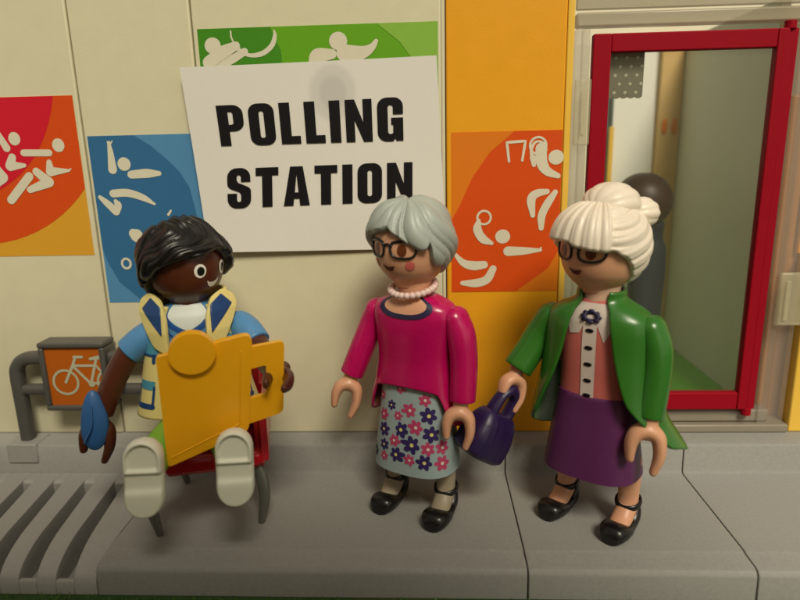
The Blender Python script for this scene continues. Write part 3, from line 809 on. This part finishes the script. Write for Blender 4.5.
# arms
a1_ = sleeve(F,'sleeve',[(-1.02,0,4.86),(-1.17,-.04,4.45),(-1.34,-.18,3.95),(-1.56,-.40,3.27)],[(.26,.34),(.30,.34),(.295,.32),(.285,.29)],'magenta')
hand(a1_,(-1.56,-.46,3.18),(-.14,-.30,-1),(.55,-.80,0),'skin',1.0)
a2_ = sleeve(F,'sleeve',[(1.04,0,4.86),(1.18,-.04,4.45),(1.26,-.08,3.8),(1.29,-.22,3.04)],[(.26,.34),(.31,.34),(.30,.32),(.285,.29)],'magenta')
hand(a2_,(1.27,-.28,2.94),(-.02,-.22,-1),(.40,-.90,0),'skin',1.0,flip=1)
bm = bmesh.new(); Surf([(5.2,.42,.40),(5.4,.385,.385),(5.62,.40,.40)],2).solid(bm,40,8); link('neck', bm, 'skin', F)
h = head(F, 5.50, R(-9), 'skin', -.06,0)
lady_face(h, .93, True)
hzt = table([(-180,.12),(-110,.18),(-80,.42),(-66,.66),(-52,.90),(-38,1.12),(-20,1.20),(-4,1.24),(4,1.30),(12,1.20),(26,1.06),(40,.90),(52,.80),(57,.82),(62,.95),(67,.60),(76,.42),(86,.40),(92,.52),(97,.40),(108,.22),(125,.14),(180,.12)])
P0 = Vector((.13,-.30,.94)).normalized()
u0 = P0.cross(Vector((0,0,1))).normalized(); v0 = u0.cross(P0)
def fld(d,az,th,t):
    w = d-P0*d.dot(P0); psi = atan2(w.dot(u0), w.dot(v0)); dist = math.acos(max(-1,min(1,d.dot(P0))))
    psi += .35*sin(dist*2.2)*(1 if d.x>P0.x else -1)
    k = 3.6 if d.x > .1 else 3.2
    g = lock(psi*k+.8+.5*sin(psi*3), .5)
    g2 = lock(psi*k*2+.5, .7)
    amp = min(1,dist/.5)
    part = -.05*math.exp(-(w.dot(u0)/.05)**2) if w.dot(v0) > 0 and dist < 1.2 else 0
    return amp*(.10*(g-.6)+.03*(g2-.6))+part
radp = lambda az,th: .93+.05*cos(th)+.06*max(0,-cos(az))*sin(th)+.03*abs(sin(az))*sin(th)+(.04*max(0,cos(az))*sin(th))+.03*math.exp(-((th-.6)/.35)**2)
bm = hair_mesh(.88, lambda az,th: radp(az,th)+.02, hzt, fld)
ho = link('hair', bm, 'hair_grey', F); ho.location=(-.08,0,5.50+.10); ho.rotation_euler=(0,0,R(-9))
# pearls
bm = bmesh.new(); n=26
ringp = [Vector((.50*sin(2*pi*i/n), -.08-.52*cos(2*pi*i/n), 5.47-.11*cos(2*pi*i/n)+.02)) for i in range(n)]
for i,p in enumerate(ringp): ellipsoid(bm, p, (.082,.082,.078), nu=14, nv=9)
sweep(bm, ringp+[ringp[0]], [.03]*(n+1), n=8, m=3)
link('pearl_necklace', bm, 'pearl', F)

# ------------------------------------------------------------ GREEN COAT LADY
G = thing('toy_figure', 'toy lady in green coat and purple skirt with white hair in a bun', 'toy figure', (3.74,-2.74,0), R(-37))
TG = Surf([(2.9,.82,.54),(3.4,.80,.54),(4.2,.84,.56),(4.8,.82,.54),(5.05,.74,.48),(5.2,.55,.42),(5.3,.42,.38)],2.5)
bm = bmesh.new(); TG.solid(bm,64,30); tors = link('blouse', bm, 'blouse_pink', G)
def gm(u,v,o): return TG.P(u/.70, v, .004+o)
def blouse_print(bm):
    patch_poly(bm,[[(-.46,5.25),(.46,5.25),(.42,4.9),(.20,4.45),(.10,4.75),(.04,4.9),(-.06,4.85),(-.14,4.6),(-.34,4.55),(-.44,4.85)]],gm,.006,0,.08)
    patch_stroke(bm,[(0,5.1),(0,4.4),(0,3.7),(0,3.0)],.165,gm,.010,0)
dec('placket', tors, 'blouse_white', blouse_print)
for z in (4.68,4.30,3.93,3.56,3.22):
    b_=dec('button', tors, 'ink', lambda bm: patch_disc(bm,0,z,.042,.042,gm,.013,0,n=14,rings=2)); so=b_.modifiers.new('s','SOLIDIFY'); so.thickness=.012; so.offset=1
bm=bmesh.new(); patch_stroke(bm, disc_pts(0,4.98,.085,.08,n=14), .07, gm, .02, 0, closed=True)
for k in range(8): patch_disc(bm,.115*cos(k*pi/4),4.98+.11*sin(k*pi/4),.037,.037,gm,.021,0,n=10,rings=1)
br=link('brooch', bm,'navy',tors); so=br.modifiers.new('s','SOLIDIFY'); so.thickness=.03; so.offset=1
bm = bmesh.new(); SG = Surf([(1.34,1.08,.84),(1.6,1.05,.80),(2.2,.97,.70),(2.8,.88,.60),(3.18,.83,.56)],2.6); SG.solid(bm,64,24,round_=.05); link('skirt', bm, 'purple', G, True, 50)
CG = Surf([(1.5,1.92,1.40,.28,.16),(2.1,1.72,1.22,.20,.12),(2.8,1.46,1.0,.04,.05),(3.4,1.30,.86),(4.2,1.20,.74),(4.7,1.17,.70),(4.92,1.12,.65),(5.10,.94,.57),(5.24,.66,.50),(5.34,.52,.46),(5.52,.50,.48)],2.4)
def gap(z):   # half opening angle of the coat front
    return R(interp([1.6,2.0,2.4,2.9,3.6,4.4,5.0,5.3,5.5],[92,76,60,47,33,23,19,28,38],z))
def coat_f(a,t):     # a -1..1
    zb = interp([-1,-.8,-.5,0,.5,.8,1],[2.35,2.0,1.8,1.7,1.7,1.85,2.6],a); z = zb+(5.50-zb)*t
    g = gap(z)*(1+.28*max(0,min(1,(3.2-z)/.8)) if a<0 else 1); ang = pi + a*(pi-g)
    fl_ = .05 if z < 5.36 else 0
    return CG.P(ang, z)
bm = bmesh.new(); grid_bm(bm, [[coat_f(-1+2*j/110,k/70) for j in range(111)] for k in range(71)])
coat = link('coat', bm, ['green_coat','lining'], G); so=coat.modifiers.new('s','SOLIDIFY'); so.thickness=.075; so.offset=-1; so.use_even_offset=False
mary_jane(G, -.68,.08, R(-4), 'skin'); mary_jane(G, .80,.08, R(-2), 'skin')
g2_ = sleeve(G,'sleeve',[(1.10,.02,4.78),(1.24,-.02,4.35),(1.28,-.10,3.8),(1.26,-.28,2.98)],[(.28,.36),(.30,.35),(.30,.33),(.295,.30)],'green_coat')
hand(g2_,(1.28,-.33,2.86),(-.02,-.22,-1),(.45,-.90,0),'skin',1.12)
g1_ = sleeve(G,'sleeve',[(-1.14,.0,4.72),(-1.36,-.08,4.3),(-1.52,-.28,3.9),(-1.68,-.54,3.50)],[(.32,.38),(.34,.37),(.34,.35),(.34,.34)],'green_coat')
hand(g1_,(-1.70,-.60,3.40),(-.04,-.40,-1),(.85,-.45,.1),'skin',.95)
bm = bmesh.new(); Surf([(5.15,.42,.40),(5.4,.385,.385),(5.6,.40,.40)],2).solid(bm,40,8); link('neck', bm, 'skin_pale', G)
h = head(G, 5.44, R(-15), 'skin', -.08, 0)
lady_face(h, .93, False, 1)
hzg = table([(-180,.05),(-120,.08),(-95,.30),(-75,.75),(-55,1.0),(-30,1.05),(-12,1.06),(-4,1.06),(4,1.0),(14,.96),(30,.92),(42,.90),(52,.92),(60,.84),(72,.72),(85,.48),(100,.22),(115,.06),(135,.02),(180,.05)])
def fldg(d,az,th,t):
    adz = abs(az); edge = R(50)-.10*(th-1)
    if adz < edge:
        g = lock(az*10+.5*sin(az*5), .5); g2 = lock(az*23+1,.7)
        v = .055*(g-.6)+.02*(g2-.6)
        v *= min(1,th/.5)
        v += .05*min(1,th/.9)-.12*max(0,1-(edge-adz)/.06)**2*.5
        return v
    s = th - .38*cos((adz-edge)*1.15) - .1
    g = lock(s*9.5+.25*sin(adz*3), .5); g2 = lock(s*22+az,.7)
    return (.055*(g-.6)+.018*(g2-.6))*min(1,th/.5)*min(1,(adz-edge)/.12+.3)
bm = hair_mesh(.90, lambda az,th: .945+.04*cos(th)+.10*max(0,-cos(az))*sin(th)+.055*max(0,cos(az))*sin(th)+.03*abs(sin(az))*sin(th)-.07*max(0,cos(th)-.6), hzg, fldg)
hg = link('hair', bm, 'hair_white', G); hg.location=(-.09,0,5.44+.07); hg.rotation_euler=(0,0,R(-15))
bm = bmesh.new()
ellipsoid(bm,(.02,.26,1.76),(.60,.60,.46), nu=96, nv=60, fn=lambda d: 1+.05*(lock(atan2(d.x+.001,d.z+.2)*6,.6)-.6))
ellipsoid(bm,(.34,.80,1.56),(.42,.40,.34), nu=80, nv=50, fn=lambda d: 1+.07*(lock(atan2(d.x+.001,d.z)*5,.6)-.6))
bun = link('hair_bun', bm, 'hair_white', hg); remesh(bun,.022,3)

# handbag in the right hand of the green lady (own thing)
bx = thing('handbag', 'dark purple ribbed handbag held in the hand of the lady in green', 'handbag', (1.20,-3.45,1.66), R(38))
bx.rotation_euler = (R(8), R(33), R(38))
cw_ = (Matrix.Translation(G.location) @ Matrix.Rotation(G.rotation_euler.z,4,'Z')) @ (Vector((-1.70,-.60,3.40))+Vector((-.04,-.40,-1)).normalized()*.50)
bx.scale = (.92,1.1,1.14)
bx.location = cw_ - bx.rotation_euler.to_matrix() @ Vector((.0,0,1.66))
BG = Surf([(0,.50,.36),(.10,.66,.42),(.35,.68,.42),(.70,.62,.36),(.90,.54,.27),(.98,.47,.20)],3.6)
bm = bmesh.new(); rows=[]
for k in range(41):
    z_ = .98*k/40; row=[]
    for j in range(200):
        a = 2*pi*j/200; p = BG.P(a,z_)
        fr = max(0,1-(abs(p.x)/max(.01,BG.g(1,z_)*.86))**8)
        d_ = .016*(abs(sin(p.x*17))**.6-.5)*fr*min(1,z_/.1)*min(1,(.98-z_)/.15)
        row.append(Vector((p.x, p.y+math.copysign(d_,p.y), p.z)))
    rows.append(row)
V=grid_bm(bm, rows, True); cap(bm,V[0]); cap(bm,V[-1]); link('bag_body', bm, 'bag_purple', bx, True)
bm = bmesh.new(); sweep(bm,[(-.28,0,.85),(-.29,0,1.10),(-.22,0,1.38),(0,0,1.52),(.22,0,1.38),(.29,0,1.10),(.28,0,.85)],[(.16,.17),(.13,.16),(.115,.15),(.12,.15),(.115,.15),(.13,.16),(.16,.17)],axis=(0,1,0),n=16); link('bag_handle', bm, 'bag_purple', bx)
bm = bmesh.new(); ellipsoid(bm,(0,-.16,.93),(.11,.07,.07)); link('clasp', bm, 'bag_purple', bx)

# ------------------------------------------------------------ SEATED FIGURE
B = thing('toy_figure', 'seated dark skinned toy figure with black hair, yellow vest and blue shirt', 'toy figure', (-5.48,-2.35,0), R(14))
WB = (Matrix.Translation(B.location) @ Matrix.Rotation(B.rotation_euler.z,4,'Z')).inverted()
L = lambda *p: WB @ Vector(p)
TB = Surf([(2.0,.80,.56),(2.6,.80,.56),(3.4,.82,.56),(4.2,.86,.57),(4.7,.86,.56),(4.96,.80,.52),(5.12,.62,.45),(5.22,.47,.41),(5.26,.40,.38)],2.5)
bm = bmesh.new(); TB.solid(bm,64,30); tb = link('shirt', bm, 'shirt_blue', B)
def bmap(u,v,o): return TB.P(u/.66, v, .004+o)
dec('undershirt', tb, 'tee', lambda bm: patch_poly(bm,[[(-.44,5.25),(.44,5.25),(.34,5.02),(.17,4.84),(0,4.68),(-.17,4.84),(-.34,5.02)]],bmap,.006,0,.08))
def vn(bm):
    patch_stroke(bm,[(-.44,5.10),(-.20,4.79),(0,4.61),(.20,4.79),(.44,5.10)],.085,bmap,.011,0,smooth=False)
    patch_stroke(bm,[(-.50,4.92),(-.22,4.58),(0,4.41),(.22,4.58),(.50,4.92)],.035,bmap,.011,0,smooth=False)
dec('neck_trim', tb, 'shirt_dark_blue', vn)
VS = Surf([(1.95,1.54,.98),(2.5,1.44,.92),(3.2,1.27,.82),(4.0,1.10,.73),(4.5,1.0,.68),(4.78,.95,.64),(4.95,.84,.58),(5.05,.72,.55),(5.2,.66,.56),(5.4,.66,.60)],2.4)
def vf(a,t):
    zb = 2.72; z = zb+(5.22-zb)*t
    g = R(interp([2.3,3.0,4.0,4.7,5.12],[20,20,25,29,38],z)); return VS.P(pi+a*(pi-g), z)
bm = bmesh.new(); grid_bm(bm, [[vf(-1+2*j/100,k/50) for j in range(101)] for k in range(51)])
vest = link('vest', bm, ['vest_yellow'], B); so=vest.modifiers.new('s','SOLIDIFY'); so.thickness=.09; so.offset=-1; so.use_even_offset=False
def vmap(u,v,o): return VS.P(u/.80, v, .006+o)
# collar: raised back part and two front lapels
bm = bmesh.new(); rows=[]
for k in range(13):
    t=k/12; row=[]
    for j in range(61):
        ang=R(62+(298-62)*j/60); z_=4.95+(5.50-4.95)*t; fl_=.10*t
        row.append(Vector(((.72+fl_)*sin(ang), .02-(.50+fl_)*cos(ang), z_)))
    rows.append(row)
grid_bm(bm, rows); co = link('collar', bm, 'vest_yellow', vest); so=co.modifiers.new('s','SOLIDIFY'); so.thickness=.10; so.offset=0; bevel(co,.03,2)
def lap(u,v,o):      # lapel surface: u sideways, v height
    w_=max(0,(abs(u)-.42)); return Vector((u, -(.80-.55*w_-.50*w_*w_-.22*max(0,v-4.7)-.30*max(0,v-5.1))-o, v))
for s in (-1,1):
    lo=[(s*a,b) for a,b in rounded([(1.04,5.18),(.97,5.38),(.76,5.54),(.52,5.40),(.42,5.02),(.40,4.22),(.72,4.36),(.95,4.86)],.09)]
    bm=bmesh.new(); patch_poly(bm,[lo],lap,.0,0,.06); co=link('lapel',bm,'vest_yellow',vest); so=co.modifiers.new('s','SOLIDIFY'); so.thickness=.09; so.offset=0; bevel(co,.03,3)
    bm=bmesh.new(); patch_poly(bm,[[(s*a,b) for a,b in rounded([(.75,5.45),(.97,5.20),(.80,4.98),(.53,4.66),(.52,5.26)],.03)]],lap,.075,0,.06); co=link('lapel_facing',bm,'vest_blue',vest); so=co.modifiers.new('s','SOLIDIFY'); so.thickness=.008; so.offset=0
for s in (-1,1):
    dec('pocket_flap', vest, 'vest_teal', lambda bm: patch_poly(bm,[[(s*.50,4.62),(s*.84,4.50),(s*.94,4.18),(s*.50,4.18)]],vmap,.006,0,.08))
    dec('pocket_flap', vest, 'vest_teal', lambda bm: patch_poly(bm,[[(s*.54,3.58),(s*.98,3.58),(s*.98,3.38),(s*.54,3.38)]],vmap,.006,0,.08))
    dec('pocket_outline', vest, 'vest_blue', lambda bm: (patch_stroke(bm,[(s*.50,4.16),(s*.94,4.16)],.05,vmap,.010,0), patch_stroke(bm,[(s*.60,4.16),(s*.60,4.02)],.09,vmap,.012,0,smooth=False)))
    dec('pocket_outline', vest, 'vest_blue', lambda bm: (patch_stroke(bm,[(s*.55,3.46),(s*.56,2.98),(s*.97,2.98),(s*.98,3.46)],.05,vmap,.011,0,smooth=False), patch_stroke(bm,[(s*.57,3.01),(s*.96,3.01)],.12,vmap,.012,0,smooth=False)))
bm = bmesh.new(); Surf([(4.9,.42,.40),(5.15,.40,.40),(5.4,.42,.42)],2).solid(bm,40,8); link('neck', bm, 'skin_dark', B)
hy = R(66-15)
h = head(B, 5.20, hy, 'skin_dark')
for s in (-1,1):
    bm = bmesh.new(); patch_disc(bm, s*.33,.84,.135,.155,hmap,.004,0); patch_disc(bm, s*.33+.01,.835,.085,.10,hmap,.008,1); link('eye', bm, ['eye_white','eye_black'], h)
bm = bmesh.new(); patch_poly(bm,[[(-.17,.60),(-.10,.56),(0,.55),(.10,.575),(.19,.64),(.15,.52),(.06,.45),(-.05,.44),(-.13,.49)]],hmap,.006,0,.05); link('mouth', bm, 'eye_white', h)
hzb = table([(-180,.06),(-150,.10),(-132,.24),(-118,.45),(-105,.58),(-92,.70),(-80,.86),(-66,.98),(-50,1.06),(-36,1.10),(-20,1.12),(-8,1.18),(6,1.22),(20,1.12),(30,.95),(36,.75),(46,.55),(70,.40),(110,.2),(180,.06)])
PB = Vector((.45,.25,.85)).normalized(); ub = PB.cross(Vector((0,1,0))).normalized(); vb = ub.cross(PB)
def fldb(d,az,th,t):
    w = d-PB*d.dot(PB); psi = atan2(w.dot(ub), w.dot(vb)); dist = acos(max(-1,min(1,d.dot(PB))))
    psi += .55*sin(dist*3.2+1)+.25*noise.noise(d*2.2)
    g = lock(psi*5.5+.6, .55); g2 = lock(psi*12+dist, .7)
    w_ = .045*sin(dist*5.5+psi*2+noise.noise(d*3)*1.5)
    return min(1,dist/.35)*(.07*(g-.6)+.025*(g2-.6)+w_)
bm = hair_mesh(.84, lambda az,th: .955+.05*cos(th)+.13*max(0,-cos(az+.5))*sin(th)+.05*abs(sin(az))*sin(th)+.05*max(0,cos(az))*sin(th), hzb, fldb)
hb = link('hair', bm, 'hair_black', B); hb.location=(0,0,5.20+.06); hb.rotation_euler=(0,0,hy)
# arms
def arm2(name, shoulder, sl_end, rest, rad, hand_args):
    ps=[shoulder, (Vector(shoulder)+Vector(sl_end))/2+Vector((0,0,.05)), sl_end]
    s_ = sleeve(B,'sleeve',[L(*p) for p in ps],[(.34,.36),(.34,.35),(.33,.33)],'shirt_blue')
    st = Vector(sl_end)*.8+Vector(shoulder)*.2
    a_ = sleeve(s_,'arm',[L(*p) for p in [st,sl_end]+rest],[.26]+[.265]+rad,'skin_dark',('round','flat'))
    return a_
ar = arm2('r',(-6.17,-2.55,4.58),(-6.80,-2.78,4.18),[(-7.05,-2.92,3.75),(-7.25,-3.05,3.3),(-7.42,-3.15,2.85)],[.265,.255,.24],None)
o_=hand(ar,L(-7.46,-3.20,2.76),WB.to_3x3()@Vector((-.16,-.25,-1)),WB.to_3x3()@Vector((.25,-1,.3)),'skin_dark',1.05)
al = arm2('l',(-4.42,-2.10,4.58),(-3.95,-2.52,4.28),[(-3.70,-2.85,4.05),(-3.45,-3.15,3.90),(-3.28,-3.48,3.80)],[.265,.255,.24],None)
hp_=atp(277,382,1,-4.12); hand(al,L(hp_.x-.02,hp_.y+.50,hp_.z+.03),WB.to_3x3()@Vector((.05,-1,-.05)),WB.to_3x3()@Vector((.1,.05,1)),'skin_dark',.88)
# legs and shoes; soles face the camera
for s in (-1,1):
    bm = bmesh.new(); xs = -.78 if s<0 else .93
    sweep(bm,[(s*.42,.1,2.25),(s*.50,-.6,2.32),(s*.66,-1.5,2.40),(xs,-2.45,2.42)],[(.40,.40),(.40,.38),(.36,.34),(.32,.32)],axis=(1,0,0),n=24,ex=2.5)
    lg = link('leg', bm, 'lime', B)
    # sole height field: u across, v up (toe at top)
    bm = bmesh.new(); rows=[]; NV,NU=70,40; H=.80; Wd=.365
    def sd(u,v): # signed inset of a rounded stadium
        r_=.40; cy=max(-H+r_,min(H-r_,v)); return r_-math.hypot(u*.40/Wd,v-cy)
    for i in range(NV+1):
        v=-H+2*H*i/NV; cy=max(-H+.40,min(H-.40,v)); wv=sqrt(max(1e-5,.40**2-(v-cy)**2))*Wd/.40
        row=[]
        for j in range(NU+1):
            u=(-1+2*j/NU)*wv; q=sd(u,v)
            st=lambda x,e: 1/(1+math.exp(-max(-40,min(40,x/e))))
            hgt=-.075*st(q-.085,.008)*st(v-.20,.012)            # D-shaped toe recess
            hgt+=-.07*st(.13-v,.012)*st(v+.22,.03)*st(q-.0,.01)  # arch
            hgt+=-.11*max(0,1-q/.06)**2                         # rounded rim
            row.append(Vector((u,-hgt,v)))
        rows.append(row)
    V=grid_bm(bm,rows)
    # side wall and back
    border=[V[0][j] for j in range(NU+1)]+[V[i][NU] for i in range(1,NV+1)]+[V[NV][j] for j in range(NU-1,-1,-1)]+[V[i][0] for i in range(NV-1,0,-1)]
    prev=border
    for dy,sc in ((.25,1),(.42,.93),(.55,.78)):
        nx=[bm.verts.new((v.co.x*sc, dy, v.co.z*sc)) for v in border]
        for i in range(len(nx)): bm.faces.new((prev[i],prev[(i+1)%len(nx)],nx[(i+1)%len(nx)],nx[i]))
        prev=nx
    cap(bm,prev)
    bmesh.ops.remove_doubles(bm, verts=bm.verts[:], dist=.0008)
    so_=link('shoe', bm, 'sole', B); so_.location=(xs,-2.98,2.42); so_.rotation_euler=(R(-4),R(3 if s<0 else 2),R(-3))

# chair
CHR = thing('chair', 'red plastic chair on grey legs under the seated figure', 'chair', (-5.33,-2.35,0), R(13))
bm = bmesh.new()
def rb(x0,x1,y0,y1,z0,z1,b_=.1):
    t=bmesh.new(); add_box(t,x0,x1,y0,y1,z0,z1); bmesh.ops.recalc_face_normals(t,faces=t.faces[:]); bmesh.ops.bevel(t,geom=t.edges[:],offset=b_,segments=3,affect='EDGES')
    me_=bpy.data.meshes.new('t'); t.to_mesh(me_); t.free(); bm.from_mesh(me_); bpy.data.meshes.remove(me_)
rb(-.95,1.28,-1.05,1.15,1.40,1.85); rb(-1.05,-.80,-.85,1.2,1.40,2.15,.12); rb(1.12,1.42,-1.05,1.2,1.40,2.75,.12); rb(-1.0,1.35,.95,1.25,1.4,3.6,.12)
sc = link('seat_shell', bm, 'chair_red', CHR); remesh(sc,.035,5)
for s in (-1,1):
    bm=bmesh.new(); xo=1.20 if s>0 else 1.22
    sweep(bm,[(s*(xo-.08),-.75,1.45),(s*(xo+.02),-.87,1.05),(s*(xo+.04),-.97,.6),(s*(xo-.06),-1.0,.04)],[(.12,.12),(.14,.11),(.13,.10),(.08,.09)],axis=(0,1,0),n=18)
    link('leg', bm, 'chair_metal', CHR)
    bm=bmesh.new(); sweep(bm,[(s*.85,.85,1.45),(s*.92,1.0,1.0),(s*.92,1.15,.5),(s*.88,1.3,.04)],[(.12,.12),(.12,.11),(.11,.10),(.08,.09)],axis=(0,1,0),n=18)
    link('leg', bm, 'chair_metal', CHR)

# yellow board with round knob and side handle
TLb,TRb,BRb,BLb = atp(158,357,1,-4.75), atp(256,333,1,-4.15), atp(255,433,1,-4.05), atp(167,466,1,-4.55)
ex_=(TRb-TLb).normalized(); nrm=ex_.cross((TLb-BLb)).normalized(); ez_=nrm.cross(ex_).normalized() 
if nrm.y<0: nrm=-nrm
ez_=ex_.cross(nrm)*-1
if ez_.z<0: ez_=-ez_
BO = thing('play_board', 'yellow plastic board with round corner disc and side handle in front of the seated figure', 'board', TLb)
Bm = Matrix((ex_, nrm, ez_)).transposed().to_4x4(); Bm.translation=TLb
BO.matrix_world = Bm; Bi = Bm.inverted()
def bp(px,py):        # photo position -> board plane coordinates
    d=ray(px,py); o_=Bi@CAM; dd=Bi.to_3x3()@d; t=-o_.y/dd.y; q=o_+dd*t; return (q.x,q.z)
main=rounded([bp(156,357),bp(254,332),bp(249,350),bp(249,425),bp(246,432),bp(168,466)],[.05,.22,.05,.05,.12,.10])
main=rounded([bp(156,357),bp(252,332),bp(249,430),bp(168,466)],[.05,.22,.2,.10])
bm=bmesh.new(); prism(bm,main,-.07,.09); o=link('board_plate', bm,'board',BO,True,40); bevel(o,.035,3)
inner=rounded([bp(163,364),bp(241,345),bp(239,420),bp(171,455)],.1)
bm=bmesh.new(); NS[0]=0
sweep(bm,[(p_[0],-.068,p_[1]) for p_ in (bp(241,350),bp(240,385),bp(239.5,418),bp(236,424),bp(205,439),bp(172,456))],[.016]*6,n=8,m=4); link('board_rib',bm,'board',BO)
c=bp(192,351); r_=(Vector(bp(215,346))-Vector(c)).length
bm=bmesh.new(); prism(bm,disc_pts(c[0],c[1],r_,r_*.97,n=56),-.17,.05); o=link('round_disc',bm,'board',BO,True,40); bevel(o,.05,4)
hp=[bp(247,347),bp(284,340),bp(283,411),bp(245,424),bp(246,399),bp(266,393),bp(266,364),bp(247,369)]
bm=bmesh.new(); prism(bm,rounded(hp,[.02,.12,.12,.02,.02,.06,.06,.02]),-.05,.06); o=link('side_handle',bm,'board',BO,True,40); bevel(o,.03,3)

# blue pad in the right hand
PD = thing('blue_pad', 'blue oval pad held in the lowered hand of the seated figure', 'pad', (-7.47,-3.42,2.78), R(22))
PD.rotation_euler=(R(-8),R(5),R(22))
bm=bmesh.new()
ellipsoid(bm,(0,0,0),(.31,.15,.72),nu=48,nv=40,fn=lambda d: 1.0)
for v in bm.verts:
    t=(v.co.z+.76)/1.52; v.co.x*=1.08-.36*t; v.co.x-=.08*max(0,t-.5); v.co.z*=.95
link('pad_body',bm,'pad_blue',PD)
bm=bmesh.new(); sweep(bm,[(-.2,-.165,-.45),(-.05,-.19,-.1),(-.04,-.15,.35)],[.02,.025,.015],n=8); link('pad_ridge',bm,'pad_blue',PD)

# added unseen box behind the camera to shade the pavement and the lower wall
bx_ = thing('added_sun_blocker', 'added unseen brown box behind the camera that blocks sun from the lower wall', 'box', (-4,-26,-.74))
box('sun_blocker_body', -22,13,-4,4,0,24.2,'sun_blocker_brown',bx_,.2)
box('sun_blocker_flap', -22,13,-8.2,-4.05,20,20.4,'sun_blocker_brown',bx_,.05)
# ================================================================= LIGHT
w = bpy.data.worlds.new('World'); S.world = w; w.use_nodes = True; nt = w.node_tree
bg = nt.nodes['Background']; sky = nt.nodes.new('ShaderNodeTexSky'); sky.sky_type='NISHITA'; sky.sun_disc=False
EL, AZ = R(47), R(18)        # sun in front of the wall, to the right
ld = Vector((sin(AZ)*cos(EL), -cos(AZ)*cos(EL), sin(EL)))
sky.sun_elevation=EL; sky.sun_rotation=atan2(ld.x, ld.y)
tint=nt.nodes.new('ShaderNodeMix'); tint.data_type='RGBA'; tint.blend_type='MULTIPLY'; tint.inputs['Factor'].default_value=1
hs=nt.nodes.new('ShaderNodeHueSaturation'); hs.inputs['Saturation'].default_value=.15
nt.links.new(sky.outputs[0],hs.inputs['Color']); nt.links.new(hs.outputs[0],tint.inputs['A']); tint.inputs['B'].default_value=(1,.88,.68,1)
nt.links.new(tint.outputs['Result'],bg.inputs['Color']); bg.inputs['Strength'].default_value=.085
sl=bpy.data.lights.new('sun','SUN'); sl.energy=2.7; sl.angle=R(19); sl.color=(1,.92,.73)
so=bpy.data.objects.new('sun',sl); COL.objects.link(so); so.rotation_euler=ld.to_track_quat('Z','Y').to_euler(); so.location=(5,-10,20)
S.view_settings.view_transform='Standard'; S.view_settings.look='None'; S.view_settings.gamma=1; S.view_settings.exposure=.04; S.view_settings.use_curve_mapping=False
S.render.engine='CYCLES'
try: S.cycles.use_denoising=True
except Exception: pass
S.cycles.transparent_max_bounces=12
